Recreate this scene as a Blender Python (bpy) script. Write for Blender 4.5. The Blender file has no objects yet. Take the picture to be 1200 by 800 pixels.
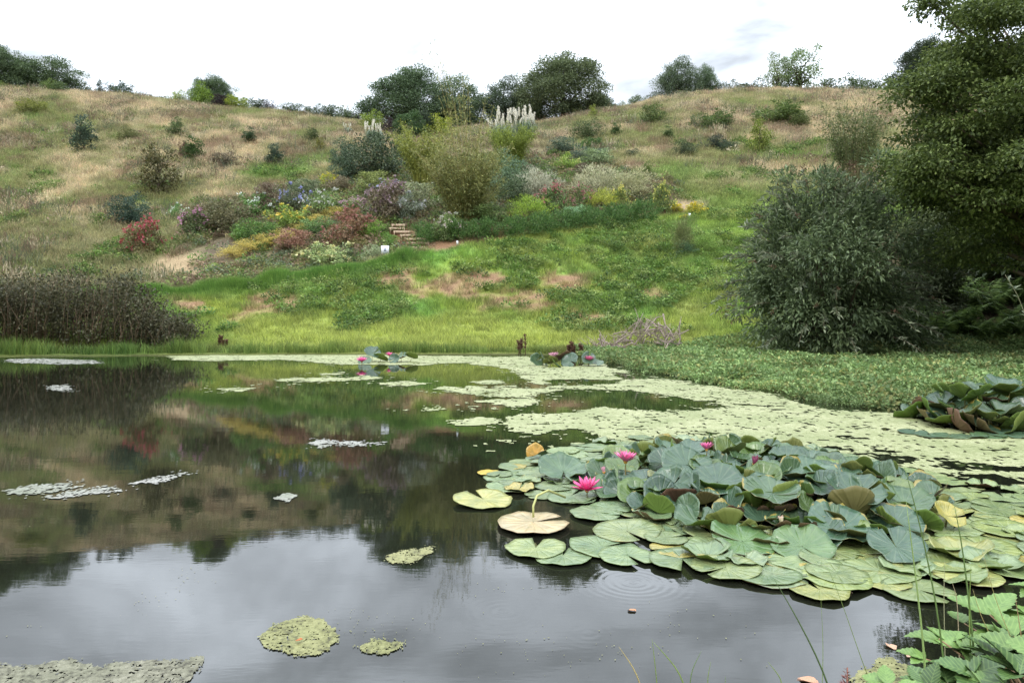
import bpy, math, random
import numpy as np
from mathutils import Vector, Matrix, Euler

# ------------------------------------------------------------------ camera, sky, sun, exposure
sc = bpy.context.scene
COL = sc.collection
F, HOR, CH = 850.0, 360.0, 1.6          # focal length in pixels of the 1200 px wide photo, horizon row, eye height
cam_d = bpy.data.cameras.new('camera'); cam = bpy.data.objects.new('camera', cam_d); COL.objects.link(cam)
cam.location = (0, 0, CH); cam.rotation_euler = (math.radians(90), 0, 0)
cam_d.sensor_width = 36; cam_d.lens = 36 * F / 1200; cam_d.shift_y = -(400 - HOR) / 1200
cam_d.clip_start = 0.05; cam_d.clip_end = 3000
sc.camera = cam
SUN_EL, SUN_AZ = math.radians(52), math.radians(200)     # high, behind the camera and a little to the left

w = bpy.data.worlds.new('World'); sc.world = w; w.use_nodes = True
nt = w.node_tree; nt.nodes.clear()
def N(t, tree=None, **kw):
    n = (tree or nt).nodes.new(t)
    for k, v in kw.items(): setattr(n, k, v)
    return n
def L(a, b, tree=None): (tree or nt).links.new(a, b)
out = N('ShaderNodeOutputWorld'); bg = N('ShaderNodeBackground'); bg.inputs['Strength'].default_value = 0.1
sky = N('ShaderNodeTexSky', sky_type='NISHITA'); sky.sun_disc = False
sky.sun_elevation = SUN_EL; sky.sun_rotation = SUN_AZ
tc = N('ShaderNodeTexCoord'); sep = N('ShaderNodeSeparateXYZ'); L(tc.outputs['Generated'], sep.inputs[0])
def M(op, a, b=None, c=None, tree=None):
    n = N('ShaderNodeMath', tree, operation=op)
    for i, v in enumerate((a, b, c)):
        if v is None: continue
        if isinstance(v, (int, float)): n.inputs[i].default_value = v
        else: L(v, n.inputs[i], tree)
    return n.outputs[0]
zc = M('MAXIMUM', sep.outputs[2], 0.0)
den = M('ADD', zc, 0.22)
cmb = N('ShaderNodeCombineXYZ'); L(M('DIVIDE', sep.outputs[0], den), cmb.inputs[0]); L(M('DIVIDE', sep.outputs[1], den), cmb.inputs[1])
n1 = N('ShaderNodeTexNoise'); n1.inputs['Scale'].default_value = 1.7; n1.inputs['Detail'].default_value = 6; n1.inputs['Roughness'].default_value = 0.52
n1.inputs['Distortion'].default_value = 0.4
L(cmb.outputs[0], n1.inputs['Vector'])
cl = N('ShaderNodeMapRange'); cl.inputs['From Min'].default_value = 0.38; cl.inputs['From Max'].default_value = 0.68
cl.inputs['To Min'].default_value = 0.48; cl.inputs['To Max'].default_value = 1.75; L(n1.outputs['Fac'], cl.inputs['Value'])
grad = M('MULTIPLY_ADD', zc, 26.0, 5.8)         # overcast: brighter towards the zenith
lum = M('MULTIPLY', grad, cl.outputs[0])
ccol = N('ShaderNodeVectorMath', operation='SCALE'); ccol.inputs[0].default_value = (0.905, 0.985, 1.085); L(lum, ccol.inputs['Scale'])
mx = N('ShaderNodeMixRGB'); mx.inputs[0].default_value = 0.93; L(sky.outputs[0], mx.inputs[1]); L(ccol.outputs[0], mx.inputs[2])
L(mx.outputs[0], bg.inputs['Color']); L(bg.outputs[0], out.inputs['Surface'])

sun_d = bpy.data.lights.new('sun', 'SUN'); sun_d.energy = 1.3; sun_d.angle = math.radians(14); sun_d.color = (1.0, 0.96, 0.9)
sun = bpy.data.objects.new('sun', sun_d); COL.objects.link(sun); sun.location = (0, -30, 60)
sd_ = Vector((math.sin(SUN_AZ) * math.cos(SUN_EL), math.cos(SUN_AZ) * math.cos(SUN_EL), math.sin(SUN_EL)))
sun.rotation_euler = sd_.to_track_quat('Z', 'Y').to_euler()
vs = sc.view_settings; vs.view_transform = 'Standard'; vs.look = 'None'; vs.exposure = 0.27; vs.gamma = 1.0; vs.use_curve_mapping = False
sc.cycles.max_bounces = 5; sc.cycles.diffuse_bounces = 3; sc.cycles.glossy_bounces = 3; sc.cycles.transmission_bounces = 3
sc.cycles.transparent_max_bounces = 4; sc.cycles.use_denoising = True
try: sc.cycles.denoiser = 'OPENIMAGEDENOISE'
except Exception: pass

# ------------------------------------------------------------------ helpers
def rng(s): return np.random.default_rng(s)
def hsh(ix, iy, s):
    n = (ix * 374761393 + iy * 668265263 + s * 1442695041) & 0x7fffffff
    n = ((n ^ (n >> 13)) * 1274126177) & 0x7fffffff
    return ((n ^ (n >> 16)) & 0xffff) / 65535.0
def vnoise(x, y, s=0):
    x = np.asarray(x, float); y = np.asarray(y, float)
    ix = np.floor(x).astype(np.int64); iy = np.floor(y).astype(np.int64)
    fx = x - ix; fy = y - iy; fx = fx * fx * (3 - 2 * fx); fy = fy * fy * (3 - 2 * fy)
    a = hsh(ix, iy, s); b = hsh(ix + 1, iy, s); c = hsh(ix, iy + 1, s); d = hsh(ix + 1, iy + 1, s)
    return a + (b - a) * fx + (c - a) * fy + (a - b - c + d) * fx * fy
def fbm(x, y, s=0, o=4, g=0.5):
    t = 0; a = 1; n = 0
    for i in range(o):
        t = t + a * vnoise(x * 2 ** i + 17.3 * i, y * 2 ** i - 9.1 * i, s + i); n += a; a *= g
    return t / n
def sstep(a, b, x):
    t = np.clip((x - a) / (b - a), 0, 1); return t * t * (3 - 2 * t)

def mesh_np(name, V, Fq, mats=(), attrs=None, smooth=False, matidx=None):
    """V (n,3), Fq list/array of equal-length faces, or list of such arrays"""
    me = bpy.data.meshes.new(name)
    V = np.asarray(V, np.float32)
    if not isinstance(Fq, list): Fq = [Fq]
    Fq = [np.asarray(f, np.int32) for f in Fq if len(f)]
    tot = np.concatenate([np.full(len(f), f.shape[1], np.int32) for f in Fq])
    idx = np.concatenate([f.ravel() for f in Fq])
    me.vertices.add(len(V)); me.vertices.foreach_set('co', V.ravel())
    me.loops.add(len(idx)); me.loops.foreach_set('vertex_index', idx)
    me.polygons.add(len(tot))
    st = np.concatenate([[0], np.cumsum(tot)[:-1]]).astype(np.int32)
    me.polygons.foreach_set('loop_start', st)
    if smooth: me.polygons.foreach_set('use_smooth', np.ones(len(tot), bool))
    if matidx is not None: me.polygons.foreach_set('material_index', np.asarray(matidx, np.int32))
    me.update(calc_edges=True)
    for m in mats: me.materials.append(m)
    for k, v in (attrs or {}).items():
        v = np.asarray(v, np.float32)
        if v.ndim == 1:
            a = me.attributes.new(k, 'FLOAT', 'POINT'); a.data.foreach_set('value', v)
        else:
            if v.shape[1] == 3: v = np.concatenate([v, np.ones((len(v), 1), np.float32)], 1)
            a = me.attributes.new(k, 'FLOAT_COLOR', 'POINT'); a.data.foreach_set('color', v.ravel())
    return me
def link(name, me, parent=None, loc=(0, 0, 0), rot=None, scl=None, color=None):
    o = bpy.data.objects.new(name, me); COL.objects.link(o); o.location = loc
    if rot is not None: o.rotation_euler = rot
    if scl is not None: o.scale = scl if not isinstance(scl, (int, float)) else (scl,) * 3
    if parent is not None: o.parent = parent
    if color is not None: o.color = (*color[:3], 1)
    return o
def tag(o, label=None, cat=None, group=None, kind=None):
    if label: o['label'] = label
    if cat: o['category'] = cat
    if group: o['group'] = group
    if kind: o['kind'] = kind
    return o

class MB:
    """collects pieces of one mesh"""
    def __init__(s): s.V = []; s.F = []; s.n = 0; s.sh = []
    def add(s, V, Fc, sh=0.5):
        V = np.asarray(V, float); s.V.append(V)
        s.F += [tuple(int(i) + s.n for i in f) for f in Fc]; s.n += len(V)
        s.sh.append(np.full(len(V), sh))
    def tube(s, pts, rad, k=5, sh=0.5):
        pts = np.asarray(pts, float); n = len(pts)
        if np.isscalar(rad): rad = np.full(n, rad)
        T = np.gradient(pts, axis=0); T /= np.linalg.norm(T, axis=1)[:, None] + 1e-9
        up = np.array([0, 0, 1.0]) if abs(T[0][2]) < 0.9 else np.array([1.0, 0, 0])
        V = []
        for i in range(n):
            a = np.cross(T[i], up); a /= np.linalg.norm(a) + 1e-9; b = np.cross(T[i], a)
            for j in range(k):
                t = 2 * math.pi * j / k
                V.append(pts[i] + rad[i] * (math.cos(t) * a + math.sin(t) * b))
        Fc = [(i * k + j, i * k + (j + 1) % k, (i + 1) * k + (j + 1) % k, (i + 1) * k + j) for i in range(n - 1) for j in range(k)]
        Fc += [tuple(range(k))[::-1], tuple((n - 1) * k + j for j in range(k))]
        s.add(V, Fc, sh)
    def box(s, c, d, rz=0, jit=0, r=None):
        x, y, z = [v / 2 for v in d]
        V = np.array([(a * x, b * y, e * z) for a in (-1, 1) for b in (-1, 1) for e in (-1, 1)])
        if jit: V += (r or rng(1)).normal(0, jit, V.shape)
        cs, sn = math.cos(rz), math.sin(rz)
        V = np.stack([V[:, 0] * cs - V[:, 1] * sn, V[:, 0] * sn + V[:, 1] * cs, V[:, 2]], 1) + np.asarray(c)
        s.add(V, [(0, 1, 3, 2), (4, 6, 7, 5), (0, 4, 5, 1), (2, 3, 7, 6), (0, 2, 6, 4), (1, 5, 7, 3)])
    def mesh(s, name, mats=(), smooth=False):
        by = {}
        for f in s.F: by.setdefault(len(f), []).append(f)
        return mesh_np(name, np.concatenate(s.V), [np.array(v) for v in by.values()], mats, {'shade': np.concatenate(s.sh)}, smooth)

def unit(v): return v / (np.linalg.norm(v, axis=-1, keepdims=True) + 1e-9)

def leaf_arrays(P, D, S, ratio, r, fold=0.15, up=None):
    """diamond leaves: base P, direction D, length S"""
    n = len(P); D = unit(D)
    R = r.normal(0, 1, (n, 3)) + (np.array([0, 0, 2.0]) if up is None else up)
    W = unit(np.cross(D, R)); Nn = np.cross(W, D)
    S = np.asarray(S)[:, None]
    if np.isscalar(ratio): ratio = np.full(n, ratio)
    ratio = ratio[:, None]
    a = P; t = P + D * S - Nn * S * 0.08
    m = P + D * S * 0.48 + Nn * S * 0.03
    l = m + W * S * ratio * 0.5 + Nn * S * fold * ratio; q = m - W * S * ratio * 0.5 + Nn * S * fold * ratio
    V = np.stack([a, l, t, q], 1).reshape(-1, 3)
    i = np.arange(n)[:, None] * 4
    Fq = np.concatenate([i + np.array([[0, 1, 2]]), i + np.array([[0, 2, 3]])], 0)
    sh = np.repeat(r.random(n), 4)
    return V, Fq, sh
def leaf_mesh(name, P, D, S, ratio, r, mat, **kw):
    V, Fq, sh = leaf_arrays(np.asarray(P), np.asarray(D), S, ratio, r, **kw)
    return mesh_np(name, V, Fq, [mat], {'shade': sh})

# ------------------------------------------------------------------ materials
def newmat(name):
    m = bpy.data.materials.new(name); m.use_nodes = True; t = m.node_tree; t.nodes.clear()
    o = N('ShaderNodeOutputMaterial', t); b = N('ShaderNodeBsdfPrincipled', t); L(b.outputs[0], o.inputs['Surface'], t)
    return m, t, b, o
def ramp(t, fac, stops):
    r = N('ShaderNodeValToRGB', t); L(fac, r.inputs[0], t)
    e = r.color_ramp.elements
    while len(e) < len(stops): e.new(0.5)
    for el, (p, c) in zip(e, stops): el.position = p; el.color = (*c, 1)
    return r.outputs[0]
def noise(t, scale, vec=None, detail=4, rough=0.55):
    n = N('ShaderNodeTexNoise', t); n.inputs['Scale'].default_value = scale; n.inputs['Detail'].default_value = detail; n.inputs['Roughness'].default_value = rough
    if vec is not None: L(vec, n.inputs['Vector'], t)
    return n.outputs['Fac']
def mixc(t, mode, fac, a, b):
    n = N('ShaderNodeMixRGB', t, blend_type=mode)
    for i, v in ((0, fac), (1, a), (2, b)):
        if isinstance(v, (int, float)): n.inputs[i].default_value = v
        elif isinstance(v, tuple): n.inputs[i].default_value = (*v, 1)
        else: L(v, n.inputs[i], t)
    return n.outputs[0]
def bump(t, b, h, strength, dist=0.02):
    n = N('ShaderNodeBump', t); n.inputs['Strength'].default_value = strength; n.inputs['Distance'].default_value = dist
    L(h, n.inputs['Height'], t); L(n.outputs[0], b.inputs['Normal'], t)
def foliage_mat(name, source='object', rough=0.55, transl=0.3, vary=0.55, spec=0.35):
    m, t, b, o = newmat(name)
    if source == 'object':
        oi = N('ShaderNodeObjectInfo', t); colr = oi.outputs['Color']
    elif source == 'instancer':
        at = N('ShaderNodeAttribute', t); at.attribute_type = 'INSTANCER'; at.attribute_name = 'tint'; colr = at.outputs['Color']
    else:
        at = N('ShaderNodeAttribute', t); at.attribute_name = 'tint'; colr = at.outputs['Color']
    sh = N('ShaderNodeAttribute', t); sh.attribute_name = 'shade'
    val = M('MULTIPLY_ADD', sh.outputs['Fac'], vary * 2, 1 - vary, tree=t)
    hs = N('ShaderNodeHueSaturation', t)
    L(M('MULTIPLY_ADD', sh.outputs['Fac'], -0.035, 0.5125, tree=t), hs.inputs['Hue'], t)
    L(val, hs.inputs['Value'], t); L(colr, hs.inputs['Color'], t)
    L(hs.outputs[0], b.inputs['Base Color'], t); b.inputs['Roughness'].default_value = rough; b.inputs['Specular IOR Level'].default_value = spec
    if transl:
        tr = N('ShaderNodeBsdfTranslucent', t); L(hs.outputs[0], tr.inputs['Color'], t)
        mxs = N('ShaderNodeMixShader', t); mxs.inputs[0].default_value = transl
        L(b.outputs[0], mxs.inputs[1], t); L(tr.outputs[0], mxs.inputs[2], t); L(mxs.outputs[0], o.inputs['Surface'], t)
    return m
M_LEAF = foliage_mat('leaf')
M_GRASS = foliage_mat('grass_blades', 'instancer', 0.6, 0.3, 0.4)
M_PETAL = foliage_mat('petal', 'object', 0.5, 0.35, 0.3)
def plain(name, c, rough=0.7, nscale=8, vary=0.35, bmp=0.3, objcol=False, spec=0.3):
    m, t, b, o = newmat(name)
    tcn = N('ShaderNodeTexCoord', t)
    nz = noise(t, nscale, tcn.outputs['Object'], 6)
    base = tuple(c)
    if objcol:
        oi = N('ShaderNodeObjectInfo', t); base = oi.outputs['Color']
    v = M('MULTIPLY_ADD', nz, vary * 2, 1 - vary, tree=t)
    L(mixc(t, 'MULTIPLY', 1.0, base, ramp(t, v, [(0, (0, 0, 0)), (1, (1, 1, 1))])), b.inputs['Base Color'], t)
    b.inputs['Roughness'].default_value = rough; b.inputs['Specular IOR Level'].default_value = spec
    bump(t, b, nz, bmp, 0.02)
    return m
M_BARK = plain('bark', (0.11, 0.085, 0.06), 0.85, 6, 0.5, 0.6)
M_STEM = plain('stem', (0.2, 0.22, 0.08), 0.6, 20, 0.3, 0.2, objcol=True)
M_WOOD = plain('weathered_timber', (0.48, 0.36, 0.25), 0.8, 9, 0.35, 0.5)
M_SOIL = plain('bare_soil', (0.24, 0.13, 0.075), 0.95, 5, 0.4, 0.8)
M_WHITE = plain('white_board', (0.85, 0.87, 0.9), 0.4, 10, 0.06, 0.02)
M_GREY = plain('grey_print', (0.35, 0.38, 0.45), 0.5, 10, 0.1, 0.0)

# ------------------------------------------------------------------ terrain
ctl = {  # column: (distance, photo row) pairs up the slope
 -100: [(24, 418), (28, 395), (33, 352), (40, 303), (55, 220), (70, 150), (80, 112), (88, 97)],
 0:    [(24, 418), (28, 395), (33, 352), (40, 305), (55, 222), (70, 152), (80, 115), (88, 101)],
 100:  [(24.5, 416), (28, 395), (33, 349), (36, 333), (42, 290), (55, 216), (70, 152), (80, 121), (88, 109)],
 200:  [(25, 414), (28, 396), (33, 345), (36, 335), (42, 292), (55, 215), (70, 155), (80, 128), (88, 118)],
 300:  [(25, 413), (28, 394), (33.5, 337), (36.5, 326), (44, 270), (55, 212), (70, 160), (81, 139), (89, 131)],
 400:  [(25, 413), (28, 393), (34, 328), (37, 316), (45, 255), (55, 207), (70, 165), (82, 148), (90, 141)],
 500:  [(25, 413), (28, 393), (34, 328), (38, 293), (46, 235), (56, 197), (70, 170), (84, 160), (92, 156)],
 600:  [(25, 413), (28, 393), (34, 325), (40, 273), (46, 235), (56, 195), (70, 168), (84, 155), (92, 150)],
 700:  [(25, 413), (28, 392), (34, 325), (41, 260), (47, 225), (58, 183), (70, 155), (82, 138), (90, 132)],
 800:  [(24, 413), (27, 392), (34, 320), (42, 250), (50, 208), (60, 170), (72, 135), (82, 118), (90, 112)],
 900:  [(23, 408), (26, 390), (34, 315), (42, 255), (50, 210), (60, 168), (72, 130), (82, 112), (90, 106)],
 1000: [(22, 403), (26, 385), (34, 310), (42, 252), (50, 206), (60, 166), (72, 131), (82, 114), (90, 108)],
 1100: [(22, 402), (26, 382), (34, 308), (42, 250), (50, 205), (60, 165), (72, 131), (82, 114), (90, 109)],
 1300: [(22, 402), (26, 380), (34, 305), (42, 248), (50, 205), (60, 165), (72, 131), (82, 114), (90, 109)]}
YG = np.arange(15, 140.01, 0.5); pc = sorted(ctl); ZT = []
ker = np.exp(-0.5 * (np.arange(-8, 9) * 0.5 / 1.1) ** 2); ker /= ker.sum()
for p in pc:
    ys = [a for a, b in ctl[p]]; zs = [CH + (HOR - b) / F * a for a, b in ctl[p]]
    ys = [15, ys[0] - 2.5] + ys + [ys[-1] + 8, 140]; zs = [-2, -0.7] + zs + [zs[-1] - 0.2, zs[-1] - 3.0]
    z = np.interp(YG, ys, zs); z = np.convolve(np.pad(z, 8, mode='edge'), ker, 'valid'); ZT.append(z)
ZT = np.array(ZT); PU = np.arange(-150, 1350.1, 25)
ZF = np.array([np.interp(PU, pc, ZT[:, j]) for j in range(len(YG))]).T
k2 = np.exp(-0.5 * (np.arange(-4, 5) / 1.5) ** 2); k2 /= k2.sum()
ZF = np.array([np.convolve(np.pad(ZF[:, j], 4, mode='edge'), k2, 'valid') for j in range(len(YG))]).T
def hill(X, Y):
    d = np.maximum(Y, np.abs(X) / 0.82); d = np.maximum(d, 1e-3)
    pu = np.clip(600 + F * X / d, PU[0], PU[-1] - 0.01); yy = np.clip(d, YG[0], YG[-1] - 0.01)
    a = (pu - PU[0]) / 25; b = (yy - YG[0]) / 0.5
    i = a.astype(int); j = b.astype(int); fa = a - i; fb = b - j
    z = ZF[i, j] * (1 - fa) * (1 - fb) + ZF[i + 1, j] * fa * (1 - fb) + ZF[i, j + 1] * (1 - fa) * fb + ZF[i + 1, j + 1] * fa * fb
    return z
POND = np.array([(-18.61, 23.12), (-13.63, 23.66), (-8.72, 24.12), (-3.87, 24.35), (0.0, 24.35), (2.33, 24.05), (2.72, 22.25), (3.37, 19.38), (3.87, 17.04), (4.42, 15.23), (4.86, 13.93), (5.32, 12.29), (5.74, 11.6), (6.6, 12.0), (7.95, 11.7), (9.59, 10.7), (10.64, 9.06), (10.4, 6.93), (7.28, 5.17), (4.04, 3.86), (2.82, 3.3), (2.1, 2.64), (1.44, 2.1), (0.0, 1.5), (-6.0, 1.08), (-14.4, 2.4), (-19.5, 8), (-21, 17)], float)
def pond_sd(X, Y):
    """signed distance to the pond outline, negative in the water"""
    sh = X.shape; X = X.ravel(); Y = Y.ravel(); best = np.full(X.shape, 1e9); ins = np.zeros(X.shape, bool)
    for i in range(len(POND)):
        a = POND[i]; b = POND[(i + 1) % len(POND)]; e = b - a
        t = np.clip(((X - a[0]) * e[0] + (Y - a[1]) * e[1]) / (e @ e), 0, 1)
        best = np.minimum(best, np.hypot(X - a[0] - t * e[0], Y - a[1] - t * e[1]))
        c = (a[1] > Y) != (b[1] > Y)
        ins ^= c & (X < (b[0] - a[0]) * (Y - a[1]) / (b[1] - a[1] + 1e-12) + a[0])
    return np.where(ins, -best, best).reshape(sh)
def ground(X, Y):
    X = np.asarray(X, float); Y = np.asarray(Y, float)
    sd = pond_sd(X, Y) + 0.25 * (fbm(X * 1.3, Y * 1.3, 5, 3) - 0.5)
    near = np.where(Y < 6, np.clip(sd * 0.3, 0, 0.35), np.clip(sd * 0.12, 0, 0.06))
    h = hill(X, Y)
    amp = sstep(0.3, 4, h)
    h = h + amp * (0.6 * (fbm(X * 0.22, Y * 0.22, 11, 4) - 0.5) + 0.42 * (fbm(X * 0.8, Y * 0.8, 12, 4) - 0.5))
    land = np.maximum(near, h)
    return np.where(sd > 0, np.maximum(land, 0.012), np.maximum(-0.75, sd * 0.5))
def row_of(z, Y): return HOR - (z - CH) * F / Y
def at_row(px, py, y0=21, y1=96):
    """the ground point seen in this column and row of the photograph"""
    Y = np.arange(y0, y1, 0.1); X = (px - 600) / F * Y; z = ground(X, Y); r = row_of(z, Y)
    k = np.argmax(r <= py) if (r <= py).any() else len(Y) - 1
    return float(X[k]), float(Y[k]), float(z[k])
def water_pt(px, py, z=0.0):
    Y = (CH - z) * F / (py - HOR); return np.array([(px - 600) / F * Y, Y, z])

def ell(px, py, cx, cy, rx, ry, n=0):
    return 1 - np.sqrt(((px - cx) / rx) ** 2 + ((py - cy) / ry) ** 2) + n
PATHX = [-50, 0, 100, 200, 300, 400, 450, 490, 600, 700, 770, 850, 1000]
PATHY = [352, 352, 350, 345, 335, 320, 308, 298, 275, 261, 252, 246, 250]
BEDX = [-50, 190, 230, 300, 400, 470, 560, 640, 720, 790, 830]
BEDY = [352, 330, 232, 222, 205, 165, 160, 165, 190, 212, 245]
def zones(X, Y):
    """base colour of the ground and what grows there"""
    Yc = np.maximum(Y, 1.0); z = ground(X, Y)
    px = 600 + F * X / Yc; py = row_of(z, Yc)
    n1_ = fbm(X * 0.16, Y * 0.16, 21, 4); n2_ = fbm(X * 0.55, Y * 0.55, 22, 4); n3_ = fbm(X * 1.6, Y * 1.6, 23, 3)
    dry = np.stack([0.54 + 0 * X, 0.47 + 0 * X, 0.29 + 0 * X], -1)
    olive = np.array([0.29, 0.30, 0.13]); green = np.array([0.17, 0.30, 0.07]); brown = np.array([0.27, 0.19, 0.12])
    def mixto(c, k, m): return c + (np.asarray(k) - c) * m[..., None]
    c = mixto(dry, olive, sstep(0.42, 0.62, 0.55 * n1_ + 0.45 * n2_))
    c = mixto(c, green, 0.7 * sstep(0.60, 0.72, 0.5 * n1_ + 0.5 * n3_))
    c = mixto(c, brown, 0.65 * sstep(0.58, 0.72, fbm(X * 0.4, Y * 0.3, 31, 4)))
    # lower left of the slope is greener and browner
    c = mixto(c, olive * 0.8, 0.7 * sstep(235, 300, py) * sstep(300, 120, px))
    for e in ((330, 198, 60, 9), (380, 190, 40, 8), (690, 176, 30, 10), (310, 205, 40, 8), (800, 205, 80, 12)):
        c = mixto(c, [0.21, 0.31, 0.09], 0.85 * sstep(0.0, 0.5, ell(px, py, *e, (n2_ - 0.5) * 0.9)))
    c = mixto(c, [0.235, 0.32, 0.09], sstep(735, 790, px + 60 * (n2_ - 0.5)) * sstep(205, 228, py + 30 * (n1_ - 0.5)))
    path = np.interp(px, PATHX, PATHY); bed_t = np.interp(px, BEDX, BEDY)
    bed = sstep(0, 12, py - bed_t + 14 * (n2_ - 0.5)) * sstep(0, 4, path - py) * sstep(180, 230, px) * sstep(830, 770, px)
    c = mixto(c, np.array([0.20, 0.17, 0.10]), bed)
    bank = sstep(-3, 3, py - path)
    bc = np.stack([0.18 + 0.17 * n2_, 0.325 + 0.08 * n1_, 0.06 + 0.05 * n3_], -1)
    bc = mixto(bc, [0.385, 0.45, 0.115], sstep(362, 384, py + 18 * (n2_ - 0.5)) * sstep(235, 300, px + 40 * (n1_ - .5)) * sstep(900, 780, px))
    bc = mixto(bc, [0.33, 0.38, 0.12], 0.6 * sstep(0.55, 0.72, n2_) * sstep(560, 650, px))
    bare = np.zeros_like(px)
    for e in ((320, 357, 30, 11), (468, 329, 26, 14), (530, 338, 32, 15), (575, 325, 30, 9), (610, 354, 40, 13), (665, 330, 26, 10), (760, 345, 30, 6), (220, 358, 22, 8), (700, 372, 30, 6), (280, 372, 18, 5)):
        bare = np.maximum(bare, sstep(0.0, 0.45, ell(px, py, *e, 0.12 + (n3_ - 0.5) * 1.9 + (n2_ - 0.5) * 1.2)))
    bare = bare * (0.6 + 0.4 * sstep(0.40, 0.52, fbm(X * 3.1, Y * 3.1, 35, 3)))
    bc = mixto(bc, [0.34, 0.205, 0.135], 0.95 * bare)
    c = mixto(c, bc, bank)
    # bare earth by the steps, straw and mulch on the left of the garden, dug soil at the right end
    for e, k in (((215, 312, 50, 20), (0.405, 0.30, 0.19)), ((268, 296, 38, 24), (0.17, 0.135, 0.1)), ((520, 288, 48, 8), (0.30, 0.17, 0.10)), ((480, 282, 30, 22), (0.27, 0.16, 0.10)), ((805, 240, 34, 8), (0.42, 0.33, 0.22)), ((785, 250, 24, 6), (0.25, 0.14, 0.09))):
        mm = sstep(0.0, 0.4, ell(px, py, *e, (n3_ - 0.5) * 0.9)) * (1 if k[0] > 0.4 else 1 - bank)
        c = mixto(c, k, 0.9 * mm); bare = np.maximum(bare, mm)
    sb_ = np.exp(-((py - path + 0.5) / 2.6) ** 2) * sstep(500, 520, px) * sstep(785, 765, px)
    c = mixto(c, [0.26, 0.15, 0.095], 0.9 * sb_); bare = np.maximum(bare, sb_)
    litter_shade = sstep(975, 1010, px + 40 * (n2_ - .5)) * sstep(250, 275, py) * sstep(0.3, 0.5, z)  # grassless ground under the right trees, canopy shade put into the litter colour
    c = mixto(c, [0.085, 0.07, 0.04], litter_shade); bare = np.maximum(bare, litter_shade)
    wet = sstep(0.12, 0.0, z) * sstep(8, 12, Y); c = mixto(c, [0.07, 0.075, 0.03], wet)
    fg = sstep(8, 5, Y); c = mixto(c, [0.09, 0.08, 0.04], fg)
    return c, px, py, bank, bed, bare, z

def axis(parts):
    a = [];
    for lo, hi, st in parts: a += list(np.arange(lo, hi, st))
    return np.array(a + [parts[-1][1]])
ax = axis([(-900, -140, 60), (-140, -72, 4), (-72, 72, 0.4), (72, 140, 4), (140, 900, 60)])
ay = axis([(-300, -20, 30), (-20, -2, 2), (-2, 6, 0.25), (6, 98, 0.4), (98, 150, 4), (150, 1200, 70)])
GX, GY = np.meshgrid(ax, ay); GZ = ground(GX, GY)
nx, ny = len(ax), len(ay); ii = np.arange(nx * ny).reshape(ny, nx)
Fg = np.stack([ii[:-1, :-1], ii[:-1, 1:], ii[1:, 1:], ii[1:, :-1]], -1).reshape(-1, 4)
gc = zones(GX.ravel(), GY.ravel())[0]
m_ground, t, b, o = newmat('ground_cover_soil')
at = N('ShaderNodeAttribute', t); at.attribute_name = 'tint'
geo = N('ShaderNodeNewGeometry', t)
nA = noise(t, 2.2, geo.outputs['Position'], 8, 0.65); nB = noise(t, 14, geo.outputs['Position'], 6, 0.6)
v = M('MULTIPLY_ADD', nB, 0.9, M('MULTIPLY', nA, 0.7, tree=t), tree=t)
L(mixc(t, 'MULTIPLY', 1.0, at.outputs['Color'], ramp(t, v, [(0.3, (0.35, 0.33, 0.3)), (1.0, (1.1, 1.1, 1.05))])), b.inputs['Base Color'], t)
b.inputs['Roughness'].default_value = 0.95; b.inputs['Specular IOR Level'].default_value = 0.1
bump(t, b, nB, 0.8, 0.08)
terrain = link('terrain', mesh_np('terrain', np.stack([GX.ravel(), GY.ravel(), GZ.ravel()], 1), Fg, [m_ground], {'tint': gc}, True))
tag(terrain, kind='structure')

# ------------------------------------------------------------------ water
m_water, t, b, o = newmat('pond_water')
b.inputs['Base Color'].default_value = (0.010, 0.011, 0.007, 1); b.inputs['Roughness'].default_value = 0.025; b.inputs['IOR'].default_value = 1.85
geo = N('ShaderNodeNewGeometry', t)
mp = N('ShaderNodeMapping', t); mp.inputs['Scale'].default_value = (1.6, 5.0, 1); L(geo.outputs['Position'], mp.inputs['Vector'], t)
h1 = noise(t, 1.0, mp.outputs[0], 3, 0.5); h2 = noise(t, 7.0, mp.outputs[0], 2, 0.5)
hs_ = M('MULTIPLY_ADD', h2, 0.12, M('MULTIPLY', h1, 0.55, tree=t), tree=t)
for px_, py_, rad, amp in ((590, 716, 0.33, 0.08), (742, 682, 0.42, 0.13), (690, 742, 0.2, 0.04)):       # raindrop rings
    p = water_pt(px_, py_)
    ds = N('ShaderNodeVectorMath', t, operation='DISTANCE'); L(geo.outputs['Position'], ds.inputs[0], t); ds.inputs[1].default_value = tuple(p)
    fall = M('SUBTRACT', 1.0, M('DIVIDE', ds.outputs['Value'], rad, tree=t), tree=t); fall = M('MAXIMUM', fall, 0.0, tree=t)
    s_ = M('SINE', M('MULTIPLY', ds.outputs['Value'], 128.0, tree=t), tree=t)
    hs_ = M('MULTIPLY_ADD', M('MULTIPLY', s_, fall, tree=t), amp, hs_, tree=t)
bump(t, b, hs_, 0.065, 0.012)
water = link('water', mesh_np('water', [(-60, -3, 0), (60, -3, 0), (60, 30, 0), (-60, 30, 0)], np.array([[0, 1, 2, 3]]), [m_water]))
tag(water, kind='structure')

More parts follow.
